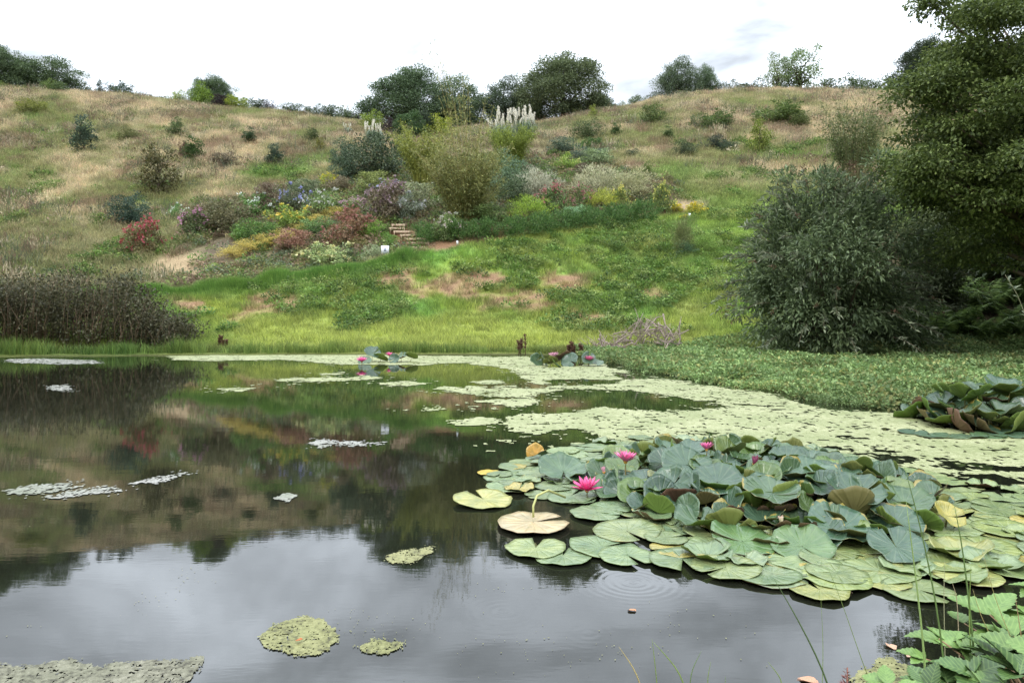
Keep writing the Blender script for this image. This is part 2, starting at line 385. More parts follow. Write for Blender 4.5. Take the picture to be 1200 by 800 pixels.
# ------------------------------------------------------------------ floating weed
def mat_float(name, c1, c2, c3, sc_=60):
    m, t, b, o = newmat(name); geo = N('ShaderNodeNewGeometry', t)
    a = noise(t, sc_, geo.outputs['Position'], 5, 0.7); d = noise(t, 1.3, geo.outputs['Position'], 4)
    g_ = noise(t, sc_ * 0.2, geo.outputs['Position'], 6, 0.75)
    a = M('ADD', M('MULTIPLY', a, 0.55, tree=t), M('MULTIPLY', g_, 0.45, tree=t), tree=t)
    col = ramp(t, a, [(0.40, c3), (0.485, c1), (0.60, c2)])
    L(mixc(t, 'MULTIPLY', 1.0, col, ramp(t, d, [(0.3, (0.72, 0.76, 0.62)), (0.65, (1.08, 1.05, 1.05))])), b.inputs['Base Color'], t)
    b.inputs['Roughness'].default_value = 0.55; b.inputs['Specular IOR Level'].default_value = 0.4
    bump(t, b, a, 0.9, 0.01)
    return m
M_DUCK = mat_float('duckweed', (0.29, 0.31, 0.15), (0.42, 0.43, 0.26), (0.12, 0.14, 0.045))
M_SCUM = mat_float('pale_scum', (0.25, 0.25, 0.22), (0.36, 0.36, 0.33), (0.09, 0.09, 0.065))
M_ALGA = mat_float('algae', (0.21, 0.205, 0.085), (0.32, 0.31, 0.15), (0.07, 0.065, 0.03), 38)
M_MUD = mat_float('brown_algae', (0.15, 0.145, 0.10), (0.25, 0.24, 0.18), (0.05, 0.045, 0.03), 38)
def poly_field(X, Y, poly):
    best = np.full(X.shape, 1e9); ins = np.zeros(X.shape, bool)
    for i in range(len(poly)):
        a = poly[i]; b_ = poly[(i + 1) % len(poly)]; e = b_ - a
        tt = np.clip(((X - a[0]) * e[0] + (Y - a[1]) * e[1]) / (e @ e + 1e-12), 0, 1)
        best = np.minimum(best, np.hypot(X - a[0] - tt * e[0], Y - a[1] - tt * e[1]))
        c = (a[1] > Y) != (b_[1] > Y)
        ins ^= c & (X < (b_[0] - a[0]) * (Y - a[1]) / (b_[1] - a[1] + 1e-12) + a[0])
    return np.where(ins, best, -best)
def wpoly(pts): return np.array([water_pt(x, y)[:2] for x, y in pts])
def sheet(name, polys, holes, cell, seed, mat, nfreq, namp, speck=0.0, z0=0.004, zj=0.003, eps=0.0, drop=0.07):
    """a floating sheet cut out of small cells along a ragged outline"""
    P = [wpoly(p) for p in polys]; H = [wpoly(p) for p in holes]
    allp = np.concatenate(P); lo = allp.min(0) - 0.3; hi = allp.max(0) + 0.3
    xs = np.arange(lo[0], hi[0], cell[0]); ys = np.arange(lo[1], hi[1], cell[1])
    Xc, Yc = np.meshgrid(xs, ys)
    f = np.full(Xc.shape, -9.0)
    for p in P: f = np.maximum(f, poly_field(Xc, Yc, p))
    for h_ in H: f = np.minimum(f, -poly_field(Xc, Yc, h_))
    nz = fbm(Xc * nfreq, Yc * nfreq, seed, 5, 0.6) - 0.5
    nh = fbm(Xc * nfreq * 6, Yc * nfreq * 9, seed + 9, 3, 0.6) - 0.5
    keep = f + namp * (nz * 2 + 0.7 * nh) + eps > 0
    keep &= ~((f < namp * 2.2) & (fbm(Xc * nfreq * 2.2, Yc * nfreq * 4.5, seed + 21, 4, 0.6) > 0.70))
    if speck:
        near = f > -speck
        keep |= near & (fbm(Xc * nfreq * 6, Yc * nfreq * 6, seed + 50, 3, 0.7) > 0.74)
    keep &= pond_sd(Xc, Yc) < 0.25
    dn = fbm(Xc / cell[0] * 0.55, Yc / cell[1] * 0.55, seed + 33, 2, 0.7)
    keep &= dn < np.quantile(dn, 1 - drop)
    J, I = np.nonzero(keep); n = len(I)
    nxs = len(xs) + 1; gx = np.append(xs, xs[-1] + cell[0]); gy = np.append(ys, ys[-1] + cell[1])
    q = np.stack([J * nxs + I, J * nxs + I + 1, (J + 1) * nxs + I + 1, (J + 1) * nxs + I], 1)
    used, inv = np.unique(q.ravel(), return_inverse=True); r = rng(seed)
    vx = gx[used % nxs] + r.normal(0, cell[0] * 0.22, len(used)); vy = gy[used // nxs] + r.normal(0, cell[1] * 0.22, len(used))
    V = np.stack([vx, vy, z0 + zj * r.random(len(used))], 1)
    return mesh_np(name, V, inv.reshape(-1, 4), [mat])
main = [(600, 432), (660, 430), (700, 427), (735, 438), (800, 446), (900, 462), (985, 482), (1060, 484), (1130, 510), (1260, 512), (1260, 585),
        (1150, 560), (1060, 552), (1000, 545), (900, 530), (800, 520), (740, 520), (700, 517), (690, 508), (640, 505), (600, 497), (604, 489), (660, 484), (720, 478), (740, 470), (640, 466), (570, 466), (530, 457), (545, 452), (600, 452), (625, 445)]
holes = [[(618, 466), (650, 459), (700, 456), (760, 460), (845, 474), (830, 479), (775, 483), (740, 482), (690, 478), (640, 472)],
         [(640, 446), (680, 444), (722, 446), (700, 452), (650, 452)], [(715, 436), (745, 438), (770, 444), (735, 444)],
         [(600, 449), (650, 452), (640, 456), (600, 455)], [(1020, 533), (1060, 535), (1080, 541), (1030, 541)], [(1110, 543), (1200, 548), (1260, 552), (1260, 556), (1120, 550)],
         [(960, 522), (1000, 527), (990, 531), (960, 527)], [(1140, 556), (1200, 562), (1190, 572), (1130, 562)]]
extra = [[(190, 417), (250, 414), (330, 415), (420, 415), (520, 417), (600, 419), (625, 424), (560, 425), (490, 428), (400, 427), (330, 421), (260, 423), (200, 422)],
         [(560, 419), (620, 417), (640, 430), (600, 432), (545, 427)],
         [(320, 447), (350, 442), (410, 443), (405, 447), (360, 449)], [(440, 449), (480, 446), (515, 449), (480, 454)], [(236, 456), (275, 453), (303, 455), (280, 458)],
         [(540, 448), (580, 445), (600, 449), (560, 453)], [(505, 452), (560, 455), (600, 462), (560, 464), (520, 460)], [(535, 494), (565, 491), (582, 494), (555, 498)],
         [(604, 500), (650, 497), (676, 501), (640, 508), (610, 505)], [(574, 521), (595, 517), (614, 521), (595, 526)], [(360, 438), (400, 436), (405, 439), (370, 440)],
         [(560, 470), (600, 467), (640, 470), (600, 476)], [(412, 443), (432, 440), (436, 444), (418, 446)], [(490, 479), (510, 477), (520, 480), (500, 482)]]
dk = link('duckweed', sheet('duckweed', [main] + extra, holes, (0.035, 0.05), 3, M_DUCK, 1.1, 0.42, 0.5))
tag(dk, 'pale yellow green duckweed sheet covering the far and right side of the pond', 'duckweed', kind='stuff')
scums = [([(2, 576), (40, 568), (90, 566), (85, 571), (50, 580), (10, 581)], 'pale scum streak on dark water at the left edge of the pond'),
         ([(45, 584), (80, 576), (135, 571), (138, 576), (95, 580), (60, 587)], 'thin pale scum streak trailing right of the left edge streak'),
         ([(140, 569), (170, 562), (200, 555), (222, 553), (210, 560), (180, 567)], 'pale scum streak climbing towards the far bank on the left water'),
         ([(361, 520), (375, 515), (395, 518), (448, 518), (450, 521), (400, 523), (372, 525)], 'pale scum patch with a thin tail in the middle of the dark reflection'),
         ([(55, 452), (75, 451), (84, 459), (62, 458)], 'small pale scum speck near the dark thicket reflection'),
         ([(5, 421), (40, 420), (110, 422), (118, 426), (70, 427), (10, 425)], 'pale scum line along the foot of the dark thicket'),
         ([(322, 584), (334, 579), (345, 582), (336, 588)], 'tiny pale scum spot between shrub reflections')]
for i, (p, lab) in enumerate(scums):
    d = water_pt(p[0][0], p[0][1])[1]
    tag(link('scum_patch', sheet('scum_patch', [p], [], (0.012 + 0.0008 * d, 0.02 + 0.001 * d), 70 + i, M_SCUM, 6, (0.07 + .006 * d) * (0.4 if i == 6 else 1), 0.15 if i < 6 else 0.0, eps=0.0 if i < 6 else 0.03, drop=0.22 if i < 6 else 0.0)), lab, 'scum', 'pale scum patches on the left water')
algs = [([(-60, 776), (40, 782), (75, 772), (110, 778), (150, 776), (200, 776), (234, 771), (228, 788), (205, 810), (-60, 830)], 'large brownish algae mat cut off by the bottom left corner'),
        ([(304, 748), (322, 732), (355, 722), (382, 727), (398, 748), (385, 762), (352, 770), (325, 764)], 'round yellow green algae patch with a dead leaf on it'),
        ([(414, 758), (440, 750), (470, 752), (474, 758), (450, 768), (425, 768)], 'small oval algae patch beside the round one'),
        ([(450, 652), (470, 646), (505, 640), (508, 648), (480, 662), (455, 660)], 'thin algae smear below the tree reflection'),
        ([(1000, 790), (1040, 772), (1075, 786), (1060, 815), (1000, 815)], 'mossy algae patch under the bramble in the bottom right corner')]
for i, (p, lab) in enumerate(algs):
    tag(link('algae_patch', sheet('algae_patch', [p], [], (0.0055, 0.009), 90 + i, M_MUD if i == 0 else M_ALGA, 12, 0.055, 0.02, zj=0.002, drop=0.035)), lab, 'algae', 'algae patches on the near water')
# floating specks
r = rng(8); clus = [(200, 690, 0.10, 0.20, 170), (420, 735, 0.14, 0.10, 160), (620, 752, 0.18, 0.12, 110), (600, 690, 0.2, 0.05, 50), (30, 740, 0.05, 0.05, 16), (480, 650, 0.12, 0.1, 60), (820, 735, 0.3, 0.15, 90), (430, 512, 0.5, 0.7, 120), (700, 770, .4, .1, 60)]
SP = []
for x, y, sx, sy, n in clus:
    c = water_pt(x, y); SP.append(np.stack([c[0] + r.normal(0, sx, n), c[1] + r.normal(0, sy, n), np.full(n, 0.004)], 1))
c = np.stack([r.uniform(-9, 3, 260), 3 + 14 * r.random(260) ** 1.2, np.full(260, 0.004)], 1); SP.append(c)
SP = np.concatenate(SP); SP = SP[pond_sd(SP[:, 0], SP[:, 1]) < -0.3]; SP = SP[::3]; n = len(SP); ang = r.uniform(0, 6.28, n); s_ = r.uniform(0.0012, 0.0036, n) * np.clip(SP[:, 1] / 4, 1, 2.5)
dx = np.stack([np.cos(ang), np.sin(ang), 0 * ang], 1) * s_[:, None]; dy = np.stack([-np.sin(ang), np.cos(ang), 0 * ang], 1) * s_[:, None] * r.uniform(0.4, 1, n)[:, None]
V = np.stack([SP - dx - dy, SP + dx - dy, SP + dx + dy, SP - dx + dy], 1).reshape(-1, 3)
deb = link('floating_debris', mesh_np('floating_debris', V, np.arange(4 * n).reshape(-1, 4), [M_ALGA]))
tag(deb, 'tiny pale specks drifting on the open water', 'debris', kind='stuff')

# ------------------------------------------------------------------ grass and ground plants (uncountable)
def blades_mesh(name, n, h, rad, wid, lean, seed, mat, seedhead=0.0, seg=2):
    r = rng(seed); V = []; Fq = []; sh = []; k = 0
    for i in range(n):
        a = r.uniform(0, 6.28); q = rad * math.sqrt(r.random()); bx, by = q * math.cos(a), q * math.sin(a)
        hh = h * r.uniform(0.5, 1.1); a2 = a + r.normal(0, 0.9); ln = lean * hh * r.uniform(0.2, 1.2); w_ = wid * r.uniform(0.6, 1.2)
        ph = r.uniform(0, 3.14); wx, wy = math.cos(ph) * w_ / 2, math.sin(ph) * w_ / 2; s = r.random()
        pts = []
        for j in range(seg + 1):
            t_ = j / seg; pts.append((bx + math.cos(a2) * ln * t_ ** 1.8, by + math.sin(a2) * ln * t_ ** 1.8, hh * (t_ - 0.12 * lean * t_ * t_)))
        for j in range(seg):
            f = 1 - 0.55 * j / seg
            V += [(pts[j][0] - wx * f, pts[j][1] - wy * f, pts[j][2]), (pts[j][0] + wx * f, pts[j][1] + wy * f, pts[j][2])]
        V.append(pts[-1]); sh += [s] * (2 * seg + 1)
        for j in range(seg - 1): Fq += [(k + 2 * j, k + 2 * j + 1, k + 2 * j + 3), (k + 2 * j, k + 2 * j + 3, k + 2 * j + 2)]
        Fq.append((k + 2 * seg - 2, k + 2 * seg - 1, k + 2 * seg)); k += 2 * seg + 1
        if r.random() < seedhead:
            x, y, z_ = pts[-1]; e = 0.016; hs2 = 0.13 * h
            V += [(x - e, y, z_ - hs2), (x + e, y, z_ - hs2), (x, y, z_ + hs2 * .6), (x, y - e, z_ - hs2), (x, y + e, z_ - hs2)]
            Fq += [(k, k + 1, k + 2), (k + 3, k + 4, k + 2)]; sh += [min(1, s * .3 + .7)] * 5; k += 5
    return mesh_np(name, V, np.array(Fq), [mat], {'shade': sh})
def weed_mesh(name, n, h, rad, leaf, ratio, seed, mat, up=0.6):
    r = rng(seed); a = r.uniform(0, 6.28, n); q = rad * np.sqrt(r.random(n)); zz = h * (1 - 0.6 * (q / rad) ** 2) * r.uniform(0.25, 1, n)
    P = np.stack([q * np.cos(a), q * np.sin(a), zz], 1)
    D = np.stack([np.cos(a), np.sin(a), up + 0 * a], 1) + r.normal(0, 0.55, (n, 3))
    return leaf_mesh(name, P, D, leaf * r.uniform(0.6, 1.2, n), ratio, r, mat)
def scatter(name, protos, P, rotz, scl, tint, seed=0):
    c = bpy.data.collections.new(name + '_kinds')
    for me in protos:
        ob = bpy.data.objects.new(me.name, me); c.objects.link(ob)
    me = bpy.data.meshes.new(name); me.vertices.add(len(P)); me.vertices.foreach_set('co', np.asarray(P, np.float32).ravel())
    n = len(P)
    a = me.attributes.new('rot', 'FLOAT_VECTOR', 'POINT'); R = np.zeros((n, 3), np.float32); R[:, 2] = rotz; rr = rng(seed + 77); R[:, :2] = rr.normal(0, 0.12, (n, 2)); a.data.foreach_set('vector', R.ravel())
    a = me.attributes.new('scl', 'FLOAT_VECTOR', 'POINT'); S = np.asarray(scl, np.float32); S = np.stack([S] * 3, 1) if S.ndim == 1 else S; a.data.foreach_set('vector', S.ravel())
    a = me.attributes.new('tint', 'FLOAT_COLOR', 'POINT'); a.data.foreach_set('color', np.concatenate([tint, np.ones((n, 1))], 1).astype(np.float32).ravel())
    a = me.attributes.new('kindno', 'INT', 'POINT'); a.data.foreach_set('value', rr.integers(0, len(protos), n).astype(np.int32))
    ob = link(name, me)
    g = bpy.data.node_groups.new(name, 'GeometryNodeTree')
    g.interface.new_socket('Geometry', in_out='INPUT', socket_type='NodeSocketGeometry'); g.interface.new_socket('Geometry', in_out='OUTPUT', socket_type='NodeSocketGeometry')
    gi = g.nodes.new('NodeGroupInput'); go = g.nodes.new('NodeGroupOutput'); ip = g.nodes.new('GeometryNodeInstanceOnPoints'); ci = g.nodes.new('GeometryNodeCollectionInfo')
    ci.inputs['Collection'].default_value = c; ci.inputs['Separate Children'].default_value = True; ci.inputs['Reset Children'].default_value = True
    def na(nm, ty):
        x = g.nodes.new('GeometryNodeInputNamedAttribute'); x.data_type = ty; x.inputs['Name'].default_value = nm; return x.outputs['Attribute']
    g.links.new(gi.outputs[0], ip.inputs['Points']); g.links.new(ci.outputs[0], ip.inputs['Instance']); ip.inputs['Pick Instance'].default_value = True
    g.links.new(na('kindno', 'INT'), ip.inputs['Instance Index']); g.links.new(na('rot', 'FLOAT_VECTOR'), ip.inputs['Rotation']); g.links.new(na('scl', 'FLOAT_VECTOR'), ip.inputs['Scale'])
    g.links.new(ip.outputs[0], go.inputs[0])
    md = ob.modifiers.new('scatter', 'NODES'); md.node_group = g
    return ob
def frustum_pts(n, y0, y1, r, mar=0.10):
    Y = np.sqrt(r.uniform(y0 ** 2, y1 ** 2, n)); X = Y * r.uniform(-0.706 - mar, 0.706 + mar, n); return X, Y

r = rng(100)
X, Y = frustum_pts(90000, 25.5, 95, r)
c, px, py, bank, bed, bare, z = zones(X, Y)
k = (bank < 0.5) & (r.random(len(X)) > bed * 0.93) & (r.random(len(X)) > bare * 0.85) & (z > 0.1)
greenish = np.clip((c[:, 1] - c[:, 0]) * 6, 0, 1)
hsc = (0.55 + 0.65 * fbm(X * 0.3, Y * 0.3, 41, 3)) * (1 - 0.45 * greenish) * (0.9 + 0.15 * (Y > 60))
k &= ~((px > 790) & (py > 235) & (r.random(len(X)) > 0.3))
X, Y, z, c, hsc = X[k], Y[k], z[k], c[k], hsc[k]; n = len(X)
tint = np.clip(c * r.uniform(0.6, 1.4, (n, 1)) * (1 + r.normal(0, 0.05, (n, 3))), 0.02, 0.8)
dryp = [blades_mesh('dry_grass_%d' % i, 34, 0.62, 0.36, 0.024, 0.55, 200 + i, M_GRASS, 0.35) for i in range(3)]
tag(scatter('meadow_grass', dryp, np.stack([X, Y, z - 0.03], 1), r.uniform(0, 6.28, n), np.stack([np.ones(n), np.ones(n), hsc], 1), tint, 1), 'long dry tan and olive meadow grass over the hillside', 'grass', kind='stuff')
X, Y = frustum_pts(26000, 32, 93, r)
c, px, py, bank, bed, bare, z = zones(X, Y); hn = fbm(X * 0.25, Y * 0.25, 48, 4); k = (bank < 0.3) & (bed < 0.4) & (bare < .4) & (hn > 0.47 + 0.15 * r.random(len(X))) & ~((px > 740) & (py > 200))
X, Y, z = X[k], Y[k], z[k]; n = len(X); hp = np.array([(0.20, 0.15, 0.10), (0.16, 0.18, 0.09), (0.13, 0.16, 0.10), (0.26, 0.19, 0.12), (0.17, 0.22, 0.08), (0.45, 0.40, 0.27)])
tint = hp[r.integers(0, 6, n)] * r.uniform(0.7, 1.3, (n, 1))
hb = [blades_mesh('stalks_%d' % i, 26, 0.8, 0.3, 0.03, 0.35, 230 + i, M_GRASS, 0.8) for i in range(2)] + [weed_mesh('herb_%d' % i, 60, 0.45, 0.36, 0.16, 0.4, 235 + i, M_GRASS, 0.8) for i in range(2)]
tag(scatter('meadow_herbs', hb, np.stack([X, Y, z - 0.02], 1), r.uniform(0, 6.28, n), r.uniform(0.6, 1.35, n), tint, 7), 'scattered brown stalks and grey green herbs in the meadow grass', 'herbs', kind='stuff')
# short green grass of the bank
X, Y = frustum_pts(60000, 23, 52, r)
c, px, py, bank, bed, bare, z = zones(X, Y)
k = ((bank > 0.5) | ((px > 730) & (py > 205))) & (r.random(len(X)) > bare * 0.93) & (z > 0.05) & (pond_sd(X, Y) > 0.02) & (r.random(len(X)) < np.where(Y > 42, 0.5, 1))
k &= ~((px > 700) & (z < 0.2))
X, Y, z, c, px, py = X[k], Y[k], z[k], c[k], px[k], py[k]
lp = r.uniform(95, 500, 3200); lq = [at_row(a_, float(np.interp(a_, PATHX, PATHY)) + 3, 28, 46) for a_ in np.linspace(95, 500, 120)]; lq = np.array(lq)
lx = np.stack([np.interp(lp, np.linspace(95, 500, 120), lq[:, k_]) for k_ in range(2)], 1) + r.normal(0, 0.22, (3200, 2))
X = np.append(X, lx[:, 0]); Y = np.append(Y, lx[:, 1]); c, px, py, _, _, _, z = zones(X, Y); n = len(X)
edge = sstep(1.2, 0.2, pond_sd(X, Y)) * (px < 640)
ridge = np.exp(-((py - np.interp(px, PATHX, PATHY) - 4) / 5) ** 2) * (px < 480)
hs2 = (0.15 + 1.8 * fbm(X * 1.0, Y * 1.0, 44, 4)) * (1 + 0.8 * edge + 1.2 * ridge)
tint = c * r.uniform(0.6, 1.35, (n, 1)) * (0.7 + 0.6 * fbm(X * 1.7, Y * 1.7, 45, 3))[:, None]; tint = tint + (np.array([0.12, 0.27, 0.05]) - tint) * (0.8 * np.maximum(edge * 0.7, ridge))[:, None]
gp = [blades_mesh('green_grass_%d' % i, 30, 0.30, 0.20, 0.016, 0.8, 220 + i, M_GRASS) for i in range(3)]
tag(scatter('bank_grass', gp, np.stack([X, Y, z - 0.02], 1), r.uniform(0, 6.28, n), np.stack([np.ones(n), np.ones(n), hs2], 1), np.clip(tint, 0.02, 0.8), 2), 'bright green grass on the bank above the pond', 'grass', kind='stuff')
# broad leaved weeds on the bank and in the beds
X, Y = frustum_pts(26000, 25.5, 60, r)
c, px, py, bank, bed, bare, z = zones(X, Y)
wn = fbm(X * 0.35, Y * 0.35, 47, 4)
k = ((bank > 0.5) & (wn > 0.5) & (py < 392) | (bed > 0.5) & (r.random(len(X)) < 0.55) | (bank < .5) & (bed < .3) & (wn > 0.66) & (py > 150)) & (r.random(len(X)) > bare * 0.9) & (z > 0.3)
X, Y, z, bed, bank = X[k], Y[k], z[k], bed[k], bank[k]; n = len(X)
pal = np.array([(0.12, 0.22, 0.05), (0.17, 0.29, 0.07), (0.10, 0.17, 0.05), (0.24, 0.31, 0.10)]); palb = np.array([(0.14, 0.23, 0.07), (0.20, 0.26, 0.09), (0.28, 0.26, 0.11), (0.16, 0.20, 0.12), (0.25, 0.19, 0.12)])
tint = np.where((bed > 0.5)[:, None], palb[r.integers(0, 5, n)], pal[r.integers(0, 4, n)]) * r.uniform(0.7, 1.3, (n, 1))
wp = [weed_mesh('weed_%d' % i, 60, 0.42, 0.30, 0.12, 0.5, 240 + i, M_GRASS) for i in range(3)]
tag(scatter('broadleaf_weeds', wp, np.stack([X, Y, z - 0.02], 1), r.uniform(0, 6.28, n), r.uniform(0.6, 1.5, n) * np.where(bank > .5, .85, 1.15), tint, 3), 'leafy green weeds among the grass and in the flower beds', 'weeds', kind='stuff')
# water plants of the marsh on the right
n = 42000; X = r.uniform(2.2, 22, n); Y = r.uniform(8, 25, n); z = ground(X, Y); sd = pond_sd(X, Y)
k = (sd > -0.5 + 1.3 * (fbm(X * 1.6, Y * 1.6, 50, 4) - .3)) & (z < 0.9) & (X < 0.82 * Y + 0.5); X, Y, z, sd = X[k], Y[k], z[k], sd[k]; n = len(X)
mp_ = [weed_mesh('marsh_sprig_%d' % i, 26, 0.24, 0.15, 0.075, 0.6, 260 + i, M_GRASS, 0.3) for i in range(3)]
mn = fbm(X * 0.5, Y * 0.5, 52, 4)
tint = np.array([(0.185, 0.28, 0.10)]) * (0.4 + 1.15 * mn[:, None]) * r.uniform(0.75, 1.3, (n, 1)); tint[:, 0] *= 1 + 0.4 * (r.random(n) < 0.2)
tag(scatter('marsh_plants', mp_, np.stack([X, Y, np.maximum(z, 0.0)], 1), r.uniform(0, 6.28, n), np.clip(0.6 + 1.3 * (fbm(X * 1.3, Y * 1.3, 53, 3) - 0.35) + 0.08 * np.clip(sd, 0, 2), 0.35, 1.7) * r.uniform(0.7, 1.3, n), tint, 4), 'low leafy green marsh plants crowding the right of the pond', 'marsh plants', kind='stuff')

# ------------------------------------------------------------------ trees and shrubs
def shape_pts(r, n, shell=0.45):
    d = unit(r.normal(0, 1, (n, 3))); q = r.random(n) ** shell; return d * q[:, None], d
class Plant: pass
def crown_mesh(name, seed, dims, ncl, nlf, clr, leaf, ratio=0.55, shell=0.4, droop=0.2, flat=0.75, rough=0.3, lean=0.0, bottom=-0.55, gap=0.0, upright=0.0, mat=None):
    """leaf clumps through an uneven ellipsoid sitting on z = 0; dims = width, height of the crown"""
    r = rng(seed); W, H, z0 = dims
    d, _ = shape_pts(r, ncl * 3, shell); d = d[d[:, 2] > bottom][:ncl]; ncl = len(d)
    ph = r.uniform(0, 6.28, 6); az = np.arctan2(d[:, 1], d[:, 0])
    lump = 1 + rough * (0.5 * np.sin(2 * az + ph[0]) * np.cos(2 * d[:, 2] + ph[1]) + 0.5 * np.sin(5 * az + ph[2] + 3 * d[:, 2]) + r.normal(0, 0.35, ncl))
    lo = max(-1.0, bottom)
    C = np.stack([d[:, 0] * W / 2 * lump, d[:, 1] * W / 2 * lump, z0 + (d[:, 2] - lo) / (1 - lo) * H * (0.9 + 0.1 * lump)], 1)
    C[:, 0] += lean * (C[:, 2] - z0)
    cr = clr * r.uniform(0.6, 1.35, ncl); cnt = np.maximum(6, (nlf * (cr / clr) ** 1.6).astype(int))
    idx = np.repeat(np.arange(ncl), cnt); n = len(idx)
    e = unit(r.normal(0, 1, (n, 3)) + np.array([0, 0, 0.35])); rad = r.random(n) ** 0.5
    P = C[idx] + e * rad[:, None] * cr[idx][:, None] * np.array([1, 1, flat])
    outw = unit(C[idx] - np.array([0, 0, z0 + H * 0.35]))
    D = e * 0.7 + outw * 0.5 + r.normal(0, 0.5, (n, 3)) + np.array([0, 0, upright - droop])
    S = leaf * r.uniform(0.6, 1.3, n)
    P[:, 2] = np.maximum(P[:, 2], 0.02)
    me = leaf_mesh(name, P, D, S, ratio, r, mat or M_LEAF)
    return me, C
def trunk_mesh(name, seed, C, r0, z0, nl=14, k=6, sub=1):
    r = rng(seed); mb = MB(); top = C[:, 2].max()
    h = z0 + (top - z0) * 0.55
    tp = np.array([[0, 0, -0.3], [0.02 * h, 0, h * 0.3], [-0.02 * h, 0.02 * h, h * 0.65], [0.01 * h, 0, h]]); mb.tube(tp, [r0 * 1.25, r0, r0 * 0.7, r0 * 0.3], k + 2)
    for c in C[r.choice(len(C), min(nl, len(C)), replace=False)]:
        t0 = r.uniform(0.3, 0.95); s0 = np.array([0, 0, h * t0]); mid = (s0 + c) / 2 + np.array([0, 0, -0.06 * h]) + r.normal(0, 0.03 * h, 3)
        mb.tube([s0, mid, c], [r0 * 0.42, r0 * 0.22, r0 * 0.07], max(3, k - 2))
    return mb.mesh(name, [M_BARK], True)
PROTO = {}
def proto(key, seed, dims, ncl, nlf, clr, leaf, trunk=None, blossom=None, **kw):
    p = Plant(); p.w, p.h = dims[0], dims[1] + dims[2]
    p.crown, C = crown_mesh('crown', seed, dims, ncl, nlf, clr, leaf, **kw)
    p.trunk = trunk_mesh('trunk', seed + 1, C, trunk[0], dims[2], trunk[1]) if trunk else None
    p.blossom = None
    if blossom:
        r = rng(seed + 2); n, sz, top = blossom
        cc = C[C[:, 2] > np.quantile(C[:, 2], top)]; ctr = np.array([0, 0, p.h * 0.4])
        q = cc[r.integers(0, len(cc), n)]; o_ = unit(q - ctr); P = q + o_ * clr * 0.75 + r.normal(0, clr * 0.35, (n, 3))
        P3 = np.repeat(P, 5, 0); D = unit(r.normal(0, 1, (n * 5, 3))) + np.repeat(o_, 5, 0) * 0.8
        p.blossom = leaf_mesh('blossom', P3, D, np.full(n * 5, sz) * r.uniform(0.6, 1.2, n * 5), 0.8, r, M_PETAL)
    # real extent, so that every copy can be given its true size
    v = np.empty(len(p.crown.vertices) * 3, np.float32); p.crown.vertices.foreach_get('co', v); v = v.reshape(-1, 3)
    p.w = float(np.quantile(v[:, 0], 0.985) - np.quantile(v[:, 0], 0.015)); p.h = float(np.quantile(v[:, 2], 0.992))
    PROTO[key] = p
proto('oak', 301, (8.6, 7.6, 0.7), 240, 230, 1.0, 0.19, trunk=(0.34, 22), rough=0.14, shell=0.3, bottom=-0.5)
proto('oak2', 311, (7.6, 7.2, 1.0), 175, 190, 0.95, 0.19, trunk=(0.3, 26), rough=0.25, shell=0.36)
proto('open', 321, (7.0, 5.2, 1.6), 60, 70, 0.75, 0.26, trunk=(0.2, 44), rough=0.4, shell=0.45, bottom=-0.4)
proto('bush', 331, (3.0, 2.4, 0.1), 70, 60, 0.42, 0.15, trunk=(0.06, 10), rough=0.3, bottom=-0.45)
proto('bush2', 341, (3.0, 2.6, 0.1), 55, 60, 0.45, 0.17, trunk=(0.06, 14), rough=0.5, bottom=-0.45, upright=0.5)
proto('column', 351, (1.3, 2.2, 0.15), 55, 46, 0.26, 0.12, trunk=(0.05, 10), rough=0.25, bottom=-0.8, upright=0.4)
proto('leggy', 361, (1.8, 2.2, 0.1), 44, 46, 0.28, 0.13, trunk=(0.05, 20), rough=0.5, bottom=-0.7)
proto('mound', 371, (2.6, 1.0, 0.0), 90, 44, 0.28, 0.13, rough=0.25, bottom=-0.1, upright=0.7, ratio=0.3)
proto('dome', 381, (3.4, 3.0, 0.0), 130, 60, 0.40, 0.16, trunk=(0.08, 6), rough=0.12, bottom=-0.5, shell=0.25, upright=0.4)
proto('flower', 391, (2.2, 1.5, 0.05), 60, 50, 0.30, 0.13, trunk=(0.04, 10), rough=0.3, bottom=-0.35, blossom=(170, 0.11, 0.35))
proto('flower2', 395, (2.2, 1.5, 0.05), 50, 46, 0.30, 0.13, trunk=(0.04, 10), rough=0.45, bottom=-0.35, blossom=(60, 0.15, 0.5))
proto('feather', 397, (2.4, 2.3, 0.0), 60, 60, 0.40, 0.20, trunk=(0.03, 30), rough=0.3, bottom=-0.5, upright=1.0, ratio=0.14)
YCREST = 91
def bright(c, k): return tuple(v_ * k for v_ in c)
def plant(key, name, px, pyb, pyt, wpx, col, label, cat, group=None, Y=None, bcol=None, seed=0, part='foliage', sink=0.05, dy=0.0):
    p = PROTO[key]
    if Y is None: x, y, z = at_row(px, pyb)
    else: y = Y; x = (px - 600) / F * y; z = float(ground(np.array([x]), np.array([y]))[0])
    y += dy
    H = CH + (HOR - pyt) / F * y - z; W = wpx / F * y
    e = bpy.data.objects.new(name, None); COL.objects.link(e); e.location = (x, y, z - sink); e.rotation_euler = (0, 0, (seed * 2.399) % 6.28); e.empty_display_size = 0.3
    s = (W / p.w, W / p.w, H / p.h)
    def ch(nm, me, c):
        o_ = link(nm, me, e, scl=s, color=c); return o_
    ch('crown' if part == 'crown' else part, p.crown, col)
    if p.trunk: ch('trunk' if part == 'crown' else 'stem', p.trunk, (0.1, 0.08, 0.06))
    if p.blossom:
        bo = ch('blossom', p.blossom, bcol or (0.8, 0.8, 0.75)); bo['kind'] = 'stuff'
    tag(e, label, cat, group)
    return e
